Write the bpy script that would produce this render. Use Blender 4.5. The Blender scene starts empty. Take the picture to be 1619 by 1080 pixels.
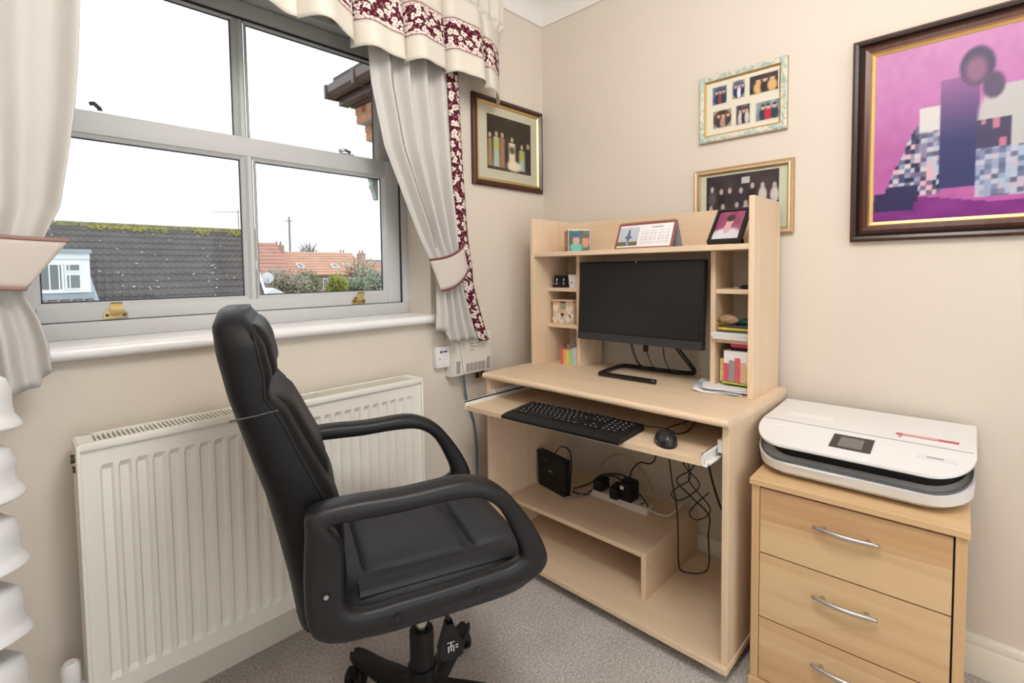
import bpy, bmesh, math, random
from mathutils import Vector, Matrix
random.seed(7)
SC = bpy.context.scene
COL = SC.collection
PI = math.pi

# ------------------------------------------------------------------ camera, sky, exposure
cam_d = bpy.data.cameras.new('camera')
cam = bpy.data.objects.new('camera', cam_d); COL.objects.link(cam)
SC.camera = cam
cam_d.sensor_width = 36.0; cam_d.sensor_fit = 'HORIZONTAL'
cam_d.lens = 788.93 / 1619.0 * 36.0
cam_d.shift_x = (809.5 - 820.35) / 1619.0
cam_d.shift_y = (466.2 - 540.0) / 1619.0
cam_d.clip_start = 0.02; cam_d.clip_end = 500
def cam_rot(a, b, c):
    Rz = Matrix(((math.cos(c), -math.sin(c), 0), (math.sin(c), math.cos(c), 0), (0, 0, 1)))
    Rx = Matrix(((1, 0, 0), (0, math.cos(b), -math.sin(b)), (0, math.sin(b), math.cos(b))))
    Ry = Matrix(((math.cos(a), 0, math.sin(a)), (0, 1, 0), (-math.sin(a), 0, math.cos(a))))
    return Rz @ Rx @ Ry
s_ = math.sqrt(.5)
W2C = cam_rot(-.0218, .0483, -.0121) @ Matrix(((s_, -s_, 0), (0, 0, -1), (s_, s_, 0)))
C2W = W2C.transposed() @ Matrix(((1, 0, 0), (0, -1, 0), (0, 0, -1)))
cam.matrix_world = Matrix.Translation((-1.8808, -1.6252, 1.16)) @ C2W.to_4x4()

world = bpy.data.worlds.new('overcast_sky'); SC.world = world
world.use_nodes = True
bg = world.node_tree.nodes['Background']
bg.inputs['Color'].default_value = (0.93, 0.965, 1.0, 1)
bg.inputs['Strength'].default_value = 1.0

SC.view_settings.view_transform = 'Standard'
SC.view_settings.look = 'None'
SC.view_settings.gamma = 1.0
SC.view_settings.use_curve_mapping = False
SC.view_settings.exposure = 1.02

# ------------------------------------------------------------------ helpers
def lin(c):
    c = c / 255.0
    return c / 12.92 if c <= .04045 else ((c + .055) / 1.055) ** 2.4
def rgb(r, g, b): return (lin(r), lin(g), lin(b), 1)

def nodes_of(m):
    m.use_nodes = True
    return m.node_tree.nodes, m.node_tree.links, m.node_tree.nodes['Principled BSDF']
def mat(name, col, rough=.5, metal=0, spec=.5, noise=0, nscale=8, bump=0, bscale=200, coat=0):
    m = bpy.data.materials.new(name)
    n, l, p = nodes_of(m)
    p.inputs['Base Color'].default_value = col
    p.inputs['Roughness'].default_value = rough
    p.inputs['Metallic'].default_value = metal
    p.inputs['Specular IOR Level'].default_value = spec
    p.inputs['Coat Weight'].default_value = coat
    tc = n.new('ShaderNodeTexCoord')
    if noise:
        t = n.new('ShaderNodeTexNoise'); t.inputs['Scale'].default_value = nscale; t.inputs['Detail'].default_value = 4
        l.new(tc.outputs['Object'], t.inputs['Vector'])
        mx = n.new('ShaderNodeMix'); mx.data_type = 'RGBA'
        mx.inputs['A'].default_value = tuple(c * (1 - noise) for c in col[:3]) + (1,)
        mx.inputs['B'].default_value = tuple(min(1, c * (1 + noise)) for c in col[:3]) + (1,)
        l.new(t.outputs['Fac'], mx.inputs['Factor']); l.new(mx.outputs['Result'], p.inputs['Base Color'])
    if bump:
        t2 = n.new('ShaderNodeTexNoise'); t2.inputs['Scale'].default_value = bscale; t2.inputs['Detail'].default_value = 3
        l.new(tc.outputs['Object'], t2.inputs['Vector'])
        b = n.new('ShaderNodeBump'); b.inputs['Strength'].default_value = bump; b.inputs['Distance'].default_value = .002
        l.new(t2.outputs['Fac'], b.inputs['Height']); l.new(b.outputs['Normal'], p.inputs['Normal'])
    return m
def wood(name, c1, c2, axis, rough=.42, scale=1.0, contrast=1.0):
    m = bpy.data.materials.new(name); n, l, p = nodes_of(m)
    tc = n.new('ShaderNodeTexCoord'); mp = n.new('ShaderNodeMapping')
    sc = [38 * scale] * 3; sc[axis] = 1.6 * scale
    mp.inputs['Scale'].default_value = sc
    l.new(tc.outputs['Object'], mp.inputs['Vector'])
    t = n.new('ShaderNodeTexNoise'); t.inputs['Scale'].default_value = 1.0; t.inputs['Detail'].default_value = 6; t.inputs['Distortion'].default_value = .6
    l.new(mp.outputs['Vector'], t.inputs['Vector'])
    r = n.new('ShaderNodeValToRGB'); r.color_ramp.elements[0].position = .5 - .25 / contrast; r.color_ramp.elements[1].position = .5 + .25 / contrast
    r.color_ramp.elements[0].color = c1; r.color_ramp.elements[1].color = c2
    l.new(t.outputs['Fac'], r.inputs['Fac']); l.new(r.outputs['Color'], p.inputs['Base Color'])
    p.inputs['Roughness'].default_value = rough; p.inputs['Specular IOR Level'].default_value = .35
    return m

class MB:
    """collects shapes into one mesh"""
    def __init__(s): s.bm = bmesh.new(); s.mi = 0
    def face(s, vs):
        try:
            f = s.bm.faces.new(vs); f.material_index = s.mi; return f
        except ValueError: return None
    def box(s, x0, x1, y0, y1, z0, z1, bev=0, seg=2):
        x0, x1 = min(x0, x1), max(x0, x1); y0, y1 = min(y0, y1), max(y0, y1); z0, z1 = min(z0, z1), max(z0, z1)
        v = [s.bm.verts.new(p) for p in ((x0,y0,z0),(x1,y0,z0),(x1,y1,z0),(x0,y1,z0),(x0,y0,z1),(x1,y0,z1),(x1,y1,z1),(x0,y1,z1))]
        fs = [s.face([v[i] for i in q]) for q in ((3,2,1,0),(4,5,6,7),(0,1,5,4),(1,2,6,5),(2,3,7,6),(3,0,4,7))]
        if bev:
            es = list({e for f in fs for e in f.edges})
            r = bmesh.ops.bevel(s.bm, geom=es, offset=bev, segments=seg, affect='EDGES', profile=.5)
            for f in r['faces']: f.material_index = s.mi
        return s
    def obox(s, M, hx, hy, hz, bev=0):
        k = MB(); k.box(-hx, hx, -hy, hy, -hz, hz, bev); k.bm.transform(M); s.merge(k); return s
    def merge(s, k):
        vm = {v: s.bm.verts.new(v.co) for v in k.bm.verts}
        for f in k.bm.faces:
            g = s.bm.faces.new([vm[v] for v in f.verts]); g.material_index = s.mi if k.mi == 0 else f.material_index
        k.bm.free(); return s
    def rings(s, rs, cap=True, closed=True):
        R = [[s.bm.verts.new(p) for p in r] for r in rs]
        n = len(R[0])
        for a, b in zip(R, R[1:]):
            for i in range(n if closed else n - 1):
                j = (i + 1) % n; s.face([a[i], a[j], b[j], b[i]])
        if cap and closed:
            s.face(list(reversed(R[0]))); s.face(R[-1])
        return s
    def cyl(s, p0, p1, r0, r1=None, seg=20, cap=True):
        r1 = r0 if r1 is None else r1
        p0, p1 = Vector(p0), Vector(p1); d = (p1 - p0).normalized()
        a = d.orthogonal().normalized(); b = d.cross(a)
        return s.rings([[p + (a * math.cos(2*PI*i/seg) + b * math.sin(2*PI*i/seg)) * r for i in range(seg)] for p, r in ((p0, r0), (p1, r1))], cap)
    def lathe(s, prof, c=(0,0,0), seg=28, axis=None, cap=True):
        c = Vector(c); Q = Vector((0,0,1)).rotation_difference(Vector(axis)) if axis else None
        rs = []
        for r, h in prof:
            ring = []
            for i in range(seg):
                p = Vector((r*math.cos(2*PI*i/seg), r*math.sin(2*PI*i/seg), h))
                if Q: p = Q @ p
                ring.append(c + p)
            rs.append(ring)
        return s.rings(rs, cap)
    def tube(s, pts, r, seg=8, closed=False, flat=1.0):
        P = [Vector(p) for p in pts]; n = len(P); rs = []; a = None
        for i in range(n):
            if closed: t = (P[(i+1) % n] - P[i-1])
            else: t = P[min(i+1, n-1)] - P[max(i-1, 0)]
            t.normalize()
            if a is None: a = t.orthogonal().normalized()
            else: a = (a - t * a.dot(t)).normalized()
            b = t.cross(a); rr = r[i] if isinstance(r, (list, tuple)) else r
            rs.append([P[i] + (a * math.cos(2*PI*k/seg) + b * math.sin(2*PI*k/seg) * flat) * rr for k in range(seg)])
        if closed: rs.append(rs[0]); s.rings(rs, cap=False); bmesh.ops.remove_doubles(s.bm, verts=s.bm.verts, dist=1e-6)
        else: s.rings(rs)
        return s
    def prism(s, poly, fn, lo, hi):
        """poly: 2-D outline; fn(a, b, t) -> point"""
        return s.rings([[fn(a, b, lo) for a, b in poly], [fn(a, b, hi) for a, b in poly]])
    def grid(s, fn, nu, nv):
        V = [[s.bm.verts.new(fn(i / nu, j / nv)) for i in range(nu + 1)] for j in range(nv + 1)]
        for j in range(nv):
            for i in range(nu): s.face([V[j][i], V[j][i+1], V[j+1][i+1], V[j+1][i]])
        return s
    def mesh(s, name, mats, smooth=False, auto=None):
        bmesh.ops.recalc_face_normals(s.bm, faces=s.bm.faces)
        me = bpy.data.meshes.new(name); s.bm.to_mesh(me); s.bm.free()
        for m in (mats if isinstance(mats, (list, tuple)) else [mats]): me.materials.append(m)
        if smooth or auto:
            for p in me.polygons: p.use_smooth = True
            if auto: me.set_sharp_from_angle(angle=math.radians(auto))
        return me
    def obj(s, name, mats, parent=None, smooth=False, auto=None, label=None, kind=None):
        o = bpy.data.objects.new(name, s.mesh(name, mats, smooth, auto)); COL.objects.link(o)
        if parent: o.parent = parent
        if label: o['label'] = label
        if kind: o['kind'] = kind
        return o

def tag(o, label, cat, group=None):
    o['label'] = label; o['category'] = cat
    if group: o['group'] = group
    return o
def thing(name, label, cat, loc=(0,0,0), rz=0, group=None):
    o = bpy.data.objects.new(name, None); COL.objects.link(o); o.empty_display_size = .05
    o.location = loc; o.rotation_euler = (0, 0, rz)
    return tag(o, label, cat, group)
def structure(o): o['kind'] = 'structure'; return o
def inst(src, parent, M=None):
    o = src.copy(); COL.objects.link(o); o.parent = parent
    if M is not None: o.matrix_local = M
    return o
def smooth_path(pts, n=6, closed=False):
    P = [Vector(p) for p in pts]; out = []; N = len(P)
    rng = range(N if closed else N - 1)
    for i in rng:
        g = (lambda k: P[k % N]) if closed else (lambda k: P[max(0, min(N - 1, k))])
        p0, p1, p2, p3 = g(i-1), g(i), g(i+1), g(i+2)
        for k in range(n):
            t = k / n
            out.append(.5 * ((2*p1) + (p2 - p0) * t + (2*p0 - 5*p1 + 4*p2 - p3) * t*t + (3*p1 - p0 - 3*p2 + p3) * t**3))
    if not closed: out.append(P[-1])
    return out
def interp(tab, x):
    if x <= tab[0][0]: return tab[0][1]
    for (a, va), (b, vb) in zip(tab, tab[1:]):
        if x <= b: return va + (vb - va) * (x - a) / (b - a)
    return tab[-1][1]

# flat prints: a fine grid whose colours come from a picture function
M_print = bpy.data.materials.new('printed_paper')
n, l, p = nodes_of(M_print)
at = n.new('ShaderNodeAttribute'); at.attribute_name = 'print'
l.new(at.outputs['Color'], p.inputs['Base Color']); p.inputs['Roughness'].default_value = .45; p.inputs['Specular IOR Level'].default_value = .3
def print_panel(name, O, U, V, w, h, fn, parent, nu=64, nv=64, label=None):
    O, U, V = Vector(O), Vector(U).normalized(), Vector(V).normalized()
    vs = []; cs = []; fs = []
    for j in range(nv + 1):
        for i in range(nu + 1):
            u, v = i / nu, j / nv
            vs.append(O + U * (u * w) + V * (v * h)); c = fn(u, v); cs.append((lin(c[0]), lin(c[1]), lin(c[2]), 1))
    for j in range(nv):
        for i in range(nu):
            a = j * (nu + 1) + i; fs.append((a, a + 1, a + nu + 2, a + nu + 1))
    me = bpy.data.meshes.new(name); me.from_pydata(vs, [], fs); me.materials.append(M_print)
    ca = me.color_attributes.new('print', 'FLOAT_COLOR', 'POINT')
    ca.data.foreach_set('color', [x for c in cs for x in c])
    o = bpy.data.objects.new(name, me); COL.objects.link(o); o.parent = parent
    if label: o['label'] = label
    return o
def hsh(i, j, k=0): return random.Random(i * 7919 + j * 104729 + k * 31).random()
def vnoise(x, y, k=0):
    i, j = math.floor(x), math.floor(y); a, b = x - i, y - j
    a = a*a*(3-2*a); b = b*b*(3-2*b)
    return (hsh(i,j,k)*(1-a)+hsh(i+1,j,k)*a)*(1-b) + (hsh(i,j+1,k)*(1-a)+hsh(i+1,j+1,k)*a)*b
def blend(c, d, t): return tuple(a + (b - a) * t for a, b in zip(c, d))
def blob(c, u, v, cu, cv, ru, rv, col, soft=.25):
    d = math.hypot((u - cu) / ru, (v - cv) / rv)
    t = max(0, min(1, (1 - d) / soft + .5)); return blend(c, col, t)

# ------------------------------------------------------------------ materials
M_wall = mat('wall_paint', (.70, .63, .545, 1), .85, noise=.015, nscale=3, bump=.08, bscale=350)
M_ceil = mat('ceiling_paint', (.80, .78, .75, 1), .9, bump=.05, bscale=300)
M_gloss = mat('skirting_gloss', (.80, .76, .66, 1), .35, bump=.03, bscale=60)
M_upvc = mat('white_upvc', (.55, .56, .56, 1), .55, bump=.01, bscale=40)
M_sill = mat('sill_paint', (.86, .86, .85, 1), .25)
M_gasket = mat('black_gasket', (.03, .035, .05, 1), .5)
M_brass = mat('brass', (.66, .50, .22, 1), .25, metal=1, noise=.2, nscale=60)
M_chrome = mat('brushed_steel', (.55, .55, .56, 1), .32, metal=1)
M_rad = mat('radiator_enamel', (.86, .84, .77, 1), .35, bump=.01, bscale=30)
M_dark = mat('dark_gap', (.02, .02, .02, 1), .8)
M_maple = wood('maple_laminate_y', (.73, .55, .375, 1), (.81, .635, .455, 1), 1)
M_maplez = wood('maple_laminate_z', (.73, .55, .375, 1), (.81, .635, .455, 1), 2)
M_maplex = wood('maple_laminate_x', (.73, .55, .375, 1), (.81, .635, .455, 1), 0)
M_beech = wood('beech_carcass', (.60, .38, .19, 1), (.68, .46, .25, 1), 2)
M_beechy = wood('beech_top', (.62, .41, .21, 1), (.70, .49, .28, 1), 1)
M_blackp = mat('black_plastic', (.009, .009, .010, 1), .5, spec=.3, bump=.05, bscale=500)
M_armp = mat('arm_plastic', (.010, .010, .012, 1), .42, spec=.4, bump=.08, bscale=700)
M_leather = mat('black_leather', (.006, .006, .007, 1), .5, spec=.22, bump=.25, bscale=260, noise=.25, nscale=7)
M_leathers = mat('seat_leather', (.026, .028, .034, 1), .5, spec=.35, bump=.3, bscale=240, noise=.35, nscale=6)
M_white = mat('white_plastic', (.82, .82, .81, 1), .35)
M_offw = mat('offwhite_plastic', (.72, .68, .62, 1), .4)
M_paper = mat('white_paper', (.85, .85, .86, 1), .8)
M_cable = mat('black_cable', (.012, .012, .013, 1), .5)
M_blue = mat('blue_grey_cable', (.10, .17, .24, 1), .5)
M_glossb = mat('gloss_black_tube', (.008, .008, .009, 1), .15)
def mk_glass():
    m = bpy.data.materials.new('window_glass'); n, l, p = nodes_of(m)
    out = n['Material Output']; n.remove(p)
    t = n.new('ShaderNodeBsdfTransparent'); g = n.new('ShaderNodeBsdfGlossy'); g.inputs['Roughness'].default_value = .02
    f = n.new('ShaderNodeFresnel'); f.inputs['IOR'].default_value = 1.25
    mx = n.new('ShaderNodeMixShader'); t.inputs['Color'].default_value = (.97, .985, .98, 1)
    l.new(f.outputs[0], mx.inputs[0]); l.new(t.outputs[0], mx.inputs[1]); l.new(g.outputs[0], mx.inputs[2]); l.new(mx.outputs[0], out.inputs[0])
    return m
M_glass = mk_glass()
def mk_carpet():
    m = bpy.data.materials.new('speckled_carpet'); n, l, p = nodes_of(m)
    tc = n.new('ShaderNodeTexCoord')
    t = n.new('ShaderNodeTexNoise'); t.inputs['Scale'].default_value = 150; t.inputs['Detail'].default_value = 3; t.inputs['Roughness'].default_value = .8
    t3 = n.new('ShaderNodeTexNoise'); t3.inputs['Scale'].default_value = 9
    l.new(tc.outputs['Object'], t.inputs['Vector']); l.new(tc.outputs['Object'], t3.inputs['Vector'])
    r = n.new('ShaderNodeValToRGB'); e = r.color_ramp.elements
    e[0].position = .34; e[0].color = (.36, .325, .30, 1); e[1].position = .66; e[1].color = (.90, .85, .81, 1)
    l.new(t.outputs['Fac'], r.inputs['Fac'])
    mx = n.new('ShaderNodeMix'); mx.data_type = 'RGBA'; mx.blend_type = 'MULTIPLY'; mx.inputs['Factor'].default_value = .25
    l.new(r.outputs['Color'], mx.inputs['A']); l.new(t3.outputs['Fac'], mx.inputs['B']); l.new(mx.outputs['Result'], p.inputs['Base Color'])
    b = n.new('ShaderNodeBump'); b.inputs['Strength'].default_value = .7; b.inputs['Distance'].default_value = .006
    l.new(t.outputs['Fac'], b.inputs['Height']); l.new(b.outputs['Normal'], p.inputs['Normal'])
    p.inputs['Roughness'].default_value = .95; p.inputs['Specular IOR Level'].default_value = .1
    return m
M_carpet = mk_carpet()
def mk_fabric(name, col, transl=.25):
    m = bpy.data.materials.new(name); n, l, p = nodes_of(m)
    tc = n.new('ShaderNodeTexCoord'); mp = n.new('ShaderNodeMapping'); mp.inputs['Scale'].default_value = (300, 300, 1200)
    l.new(tc.outputs['Object'], mp.inputs['Vector'])
    t = n.new('ShaderNodeTexNoise'); t.inputs['Scale'].default_value = 1; t.inputs['Detail'].default_value = 2
    l.new(mp.outputs['Vector'], t.inputs['Vector'])
    mx = n.new('ShaderNodeMix'); mx.data_type = 'RGBA'
    mx.inputs['A'].default_value = tuple(c * .9 for c in col[:3]) + (1,); mx.inputs['B'].default_value = col
    l.new(t.outputs['Fac'], mx.inputs['Factor']); l.new(mx.outputs['Result'], p.inputs['Base Color'])
    p.inputs['Roughness'].default_value = .9; p.inputs['Specular IOR Level'].default_value = .1
    tr = n.new('ShaderNodeBsdfTranslucent'); tr.inputs['Color'].default_value = col
    ms = n.new('ShaderNodeMixShader'); ms.inputs[0].default_value = transl
    l.new(p.outputs[0], ms.inputs[1]); l.new(tr.outputs[0], ms.inputs[2]); l.new(ms.outputs[0], n['Material Output'].inputs[0])
    return m
M_fab = mk_fabric('cream_curtain_fabric', (.70, .68, .645, 1), .15)
M_tie = mk_fabric('beige_tieback_fabric', (.66, .60, .545, 1), .05)
M_val = mk_fabric('cream_valance_fabric', (.80, .75, .66, 1), .12)
M_pipe = mk_fabric('maroon_piping', (.20, .07, .07, 1), 0)
M_pipe2 = mk_fabric('faded_rose_piping', (.36, .21, .18, 1), 0)
def mk_floral(name, edges):
    m = bpy.data.materials.new(name); n, l, p = nodes_of(m)
    uv = n.new('ShaderNodeUVMap'); uv.uv_map = 'UVMap'
    def M(op, a, b=None):
        k = n.new('ShaderNodeMath'); k.operation = op
        for i, v in enumerate((a, b)):
            if v is None: continue
            if isinstance(v, (int, float)): k.inputs[i].default_value = v
            else: l.new(v, k.inputs[i])
        return k.outputs[0]
    def vor(scale, feat='F1'):
        v = n.new('ShaderNodeTexVoronoi'); v.voronoi_dimensions = '2D'; v.feature = feat; v.inputs['Scale'].default_value = scale; v.inputs['Randomness'].default_value = .75
        l.new(uv.outputs['UV'], v.inputs['Vector']); return v
    def mixc(f, a, b):
        k = n.new('ShaderNodeMix'); k.data_type = 'RGBA'; l.new(f, k.inputs['Factor'])
        for s, v in (('A', a), ('B', b)):
            if isinstance(v, tuple): k.inputs[s].default_value = v
            else: l.new(v, k.inputs[s])
        return k.outputs['Result']
    ns = n.new('ShaderNodeTexNoise'); ns.noise_dimensions = '2D'; ns.inputs['Scale'].default_value = 95; ns.inputs['Detail'].default_value = 1
    l.new(uv.outputs['UV'], ns.inputs['Vector'])
    v1 = vor(34); v2 = vor(75); v3 = vor(34, 'DISTANCE_TO_EDGE')
    wob = M('MULTIPLY', M('SUBTRACT', ns.outputs['Fac'], .5), .75)
    d1 = M('ADD', v1.outputs['Distance'], wob)
    petal = M('LESS_THAN', d1, .37); heart = M('LESS_THAN', v1.outputs['Distance'], .085)
    leaf = M('LESS_THAN', M('ADD', v2.outputs['Distance'], wob), .22)
    c = mixc(leaf, (.10, .008, .028, 1), (.22, .19, .13, 1))
    c = mixc(petal, c, (.76, .68, .62, 1))
    c = mixc(heart, c, (.20, .13, .08, 1))
    if edges:
        sp = n.new('ShaderNodeSeparateXYZ'); l.new(uv.outputs['UV'], sp.inputs[0])
        at2 = n.new('ShaderNodeAttribute'); at2.attribute_name = 'across'
        a = at2.outputs['Fac']
        e = M('ADD', M('LESS_THAN', a, .13), M('GREATER_THAN', a, .87))
        ln = M('ADD', M('LESS_THAN', M('ABSOLUTE', M('SUBTRACT', a, .025)), .014), M('LESS_THAN', M('ABSOLUTE', M('SUBTRACT', a, .975)), .014))
        dots = M('LESS_THAN', v2.outputs['Distance'], .28)
        ec = mixc(dots, (.74, .62, .58, 1), (.45, .20, .22, 1))
        c = mixc(e, c, ec); c = mixc(ln, c, (.22, .16, .14, 1))
    l.new(c, p.inputs['Base Color']); p.inputs['Roughness'].default_value = .9; p.inputs['Specular IOR Level'].default_value = .1
    return m
M_floral = mk_floral('maroon_floral_band', True)
M_floral2 = mk_floral('maroon_floral_border', False)

# ------------------------------------------------------------------ room shell (corner of the two walls at x = 0, y = 0)
XL, XR, ZB, ZT = -1.91, -.69, .972, 2.12      # window opening
b = MB()
b.box(-2.42, XL, 0, .32, -.3, 2.44); b.box(XR, .12, 0, .32, -.3, 2.44)
b.box(XL, XR, 0, .32, -.3, ZB); b.box(XL, XR, 0, .32, ZT, 2.44)
structure(b.obj('wall_left', M_wall))
structure(MB().box(0, .12, -2.9, 0, -.3, 2.44).obj('wall_right', M_wall))
# the wall behind the camera has a wide unseen opening added to let in fill light, the wall beside the camera is solid
b = MB(); b.box(-2.42, -2.25, -3.02, -2.9, -.3, 2.44); b.box(-.55, .12, -3.02, -2.9, -.3, 2.44); b.box(-2.25, -.55, -3.02, -2.9, -.3, .15); b.box(-2.25, -.55, -3.02, -2.9, 2.3, 2.44); structure(b.obj('wall_back', M_wall))
structure(MB().box(-2.42, -2.3, -3.02, .32, -.3, 2.44).obj('wall_far', M_wall))
structure(MB().box(-2.42, .12, -3.02, .32, -.12, 0).obj('floor', M_carpet))
structure(MB().box(-2.42, .12, -3.02, .32, 2.44, 2.56).obj('ceiling', M_ceil))
def cornice(name, fn, lo, hi):
    prof = [(0, 0), (.008, 0), (.008, -.012)]
    prof = [(0, -.108), (.010, -.108), (.012, -.098)] + [(.012 + .078 * (1 - math.cos(t)), -.098 + .082 * math.sin(t)) for t in [k * PI / 2 / 8 for k in range(9)]] + [(.096, -.014), (.096, 0), (0, 0)]
    m = MB(); m.rings([[fn(a, z, lo(a)) for a, z in prof], [fn(a, z, hi(a)) for a, z in prof]])
    return structure(m.obj(name, M_ceil, auto=35))
cornice('trim_1', lambda a, z, t: (t, -a, 2.44 + z), lambda a: -2.3, lambda a: -a)
cornice('trim_2', lambda a, z, t: (-a, t, 2.44 + z), lambda a: -2.9, lambda a: -a)
sk = [(0, 0), (.018, 0), (.018, .078), (.014, .086), (.016, .094), (.012, .108), (.004, .113), (0, .113)]
m = MB(); m.rings([[(-2.3, -a, z) for a, z in sk], [(-a, -a, z) for a, z in sk]]); structure(m.obj('baseboard_left', M_gloss, auto=40))
m = MB(); m.rings([[(-a, -2.9, z) for a, z in sk], [(-a, -a, z) for a, z in sk]]); structure(m.obj('baseboard_right', M_gloss, auto=40))
# sill board with bullnose front
pf = [(.165, .957), (-.022, .957)] + [(-.022 - .016 * math.sin(t), .9735 - .0165 * math.cos(t)) for t in [k * PI / 8 for k in range(1, 8)]] + [(-.022, .99), (.165, .99)]
m = MB(); m.rings([[(XL - .03, y, z) for y, z in pf], [(XR + .022, y, z) for y, z in pf]])
structure(m.obj('trim_3', M_sill, auto=40))

# ------------------------------------------------------------------ window
win = bpy.data.objects.new('window_1', None); COL.objects.link(win); structure(win)
m = MB()
m.box(XL, XR, .15, .25, .99, 1.035, .003); m.box(XL, XR, .15, .25, 2.065, ZT, .003)
m.box(XL, XL + .03, .15, .25, 1.035, 2.065); m.box(XR - .03, XR, .15, .25, 1.035, 2.065)
m.obj('outer_frame', M_upvc, win, auto=40)
MB().box(XR - .036, XR - .030, .156, .2, 1.035, 2.065).obj('frame_gap', M_gasket, win)
gl0, gl1 = -1.815, -.786
def sash(name, y, z0, z1, gz0, gz1, horn):
    so = bpy.data.objects.new(name, None); COL.objects.link(so); so.parent = win
    m = MB(); x0, x1 = XL + .034, XR - .036; d = .042
    m.box(x0, gl0, y, y + d, z0, z1, .003); m.box(gl1, x1, y, y + d, z0, z1, .003)
    m.box(gl0, gl1, y, y + d, z0, gz0, .003); m.box(gl0, gl1, y, y + d, gz1, z1, .003)
    m.obj('sash_frame', M_upvc, so, auto=40)
    m = MB()      # glazing bead, chamfered, round each half
    mx0, mx1 = -1.3035, -1.2795
    for a, c in ((gl0, mx0), (mx1, gl1)):
        e = .011
        o = [(a, gz0), (c, gz0), (c, gz1), (a, gz1)]; i = [(a + e, gz0 + e), (c - e, gz0 + e), (c - e, gz1 - e), (a + e, gz1 - e)]
        m.rings([[(x, y + .004, z) for x, z in o], [(x, y + .014, z) for x, z in i], [(x, y + .02, z) for x, z in i]], cap=False)
    m.obj('glazing_bead', M_upvc, so)
    m = MB()
    for a, c in ((gl0, mx0), (mx1, gl1)):
        e = .011; g = .0035
        for q in ((a+e, a+e+g, gz0+e, gz1-e), (c-e-g, c-e, gz0+e, gz1-e), (a+e, c-e, gz0+e, gz0+e+g), (a+e, c-e, gz1-e-g, gz1-e)):
            m.box(q[0], q[1], y + .0195, y + .0225, q[2], q[3])
    m.obj('glazing_gasket', M_gasket, so)
    MB().rings([[(mx0, y + .022, gz0), (mx0, y + .008, gz0), (mx0 + .007, y - .002, gz0), (mx1 - .007, y - .002, gz0), (mx1, y + .008, gz0), (mx1, y + .022, gz0)],
                [(mx0, y + .022, gz1), (mx0, y + .008, gz1), (mx0 + .007, y - .002, gz1), (mx1 - .007, y - .002, gz1), (mx1, y + .008, gz1), (mx1, y + .022, gz1)]]).obj('glazing_bar', M_upvc, so)
    for a, c in ((gl0, mx0), (mx1, gl1)):
        MB().box(a + .005, c - .005, y + .024, y + .028, gz0 + .005, gz1 - .005).obj('glass_pane', M_glass, so)
    return so
lo = sash('lower_sash', .158, 1.037, 1.607, 1.077, 1.545, False)
up = sash('upper_sash', .203, 1.56, 2.063, 1.60, 2.008, True)
for x in (gl0 - .03, gl1 - .005):    # ogee horns below the upper sash
    pr = [(0, 0), (.032, 0), (.032, -.02), (.024, -.035), (.028, -.05), (.016, -.075), (.010, -.10), (0, -.105)]
    MB().prism(pr, lambda a, c, t, x=x: (x - a + (.005 if x > -1 else .035), t, 1.56 + c), .212, .24).obj('sash_horn', M_upvc, up)
MB().box(gl0, gl1, .2, .203, 2.0, 2.008).obj('head_gasket', M_gasket, up)
for x in (-1.655, -.918):           # brass sash lifts on the bottom rail
    li = bpy.data.objects.new('sash_lift', None); COL.objects.link(li); li.parent = win
    m = MB(); m.prism([(-.027, 0), (.027, 0), (.027, .014), (.016, .026), (-.016, .026), (-.027, .014)], lambda a, c, t, x=x: (x + a, t, 1.040 + c), .153, .158); m.obj('lift_plate', M_brass, li, label='brass lift plate')
    hk = [(.153, 1.056), (.146, 1.060), (.140, 1.070), (.138, 1.082), (.134, 1.086), (.131, 1.083), (.135, 1.067), (.143, 1.054), (.153, 1.049)]
    MB().rings([[(x - .013, y, z) for y, z in hk], [(x + .013, y, z) for y, z in hk]]).obj('lift_hook', M_brass, li, auto=40)
    for sx in (-.019, .019): MB().cyl((x + sx, .1525, 1.050), (x + sx, .1505, 1.050), .004, seg=10).obj('screw', M_gasket, li)
for x, mm in ((-1.655, M_gasket), (-.945, M_chrome)):       # catches on top of the meeting rail
    k = bpy.data.objects.new('sash_catch', None); COL.objects.link(k); k.parent = win
    MB().box(x - .03, x + .03, .163, .19, 1.607, 1.612, .001).obj('catch_plate', M_chrome, k)
    MB().tube([(x - .008, .176, 1.612), (x - .010, .176, 1.622), (x - .022, .172, 1.632), (x - .030, .170, 1.628)] if mm == M_gasket else [(x - .024, .176, 1.62), (x, .176, 1.626), (x + .02, .172, 1.618)], .006, 8).obj('catch_lever', mm, k, smooth=True)
MB().cyl((-.742, .150, 1.618), (-.742, .158, 1.618), .010, seg=14).obj('travel_stop', M_brass, win)
for x in (-.985, -.90):
    MB().box(x - .022, x + .022, .143, .150, 2.076, 2.092, .002).obj('restrictor', M_brass, win)

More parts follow.
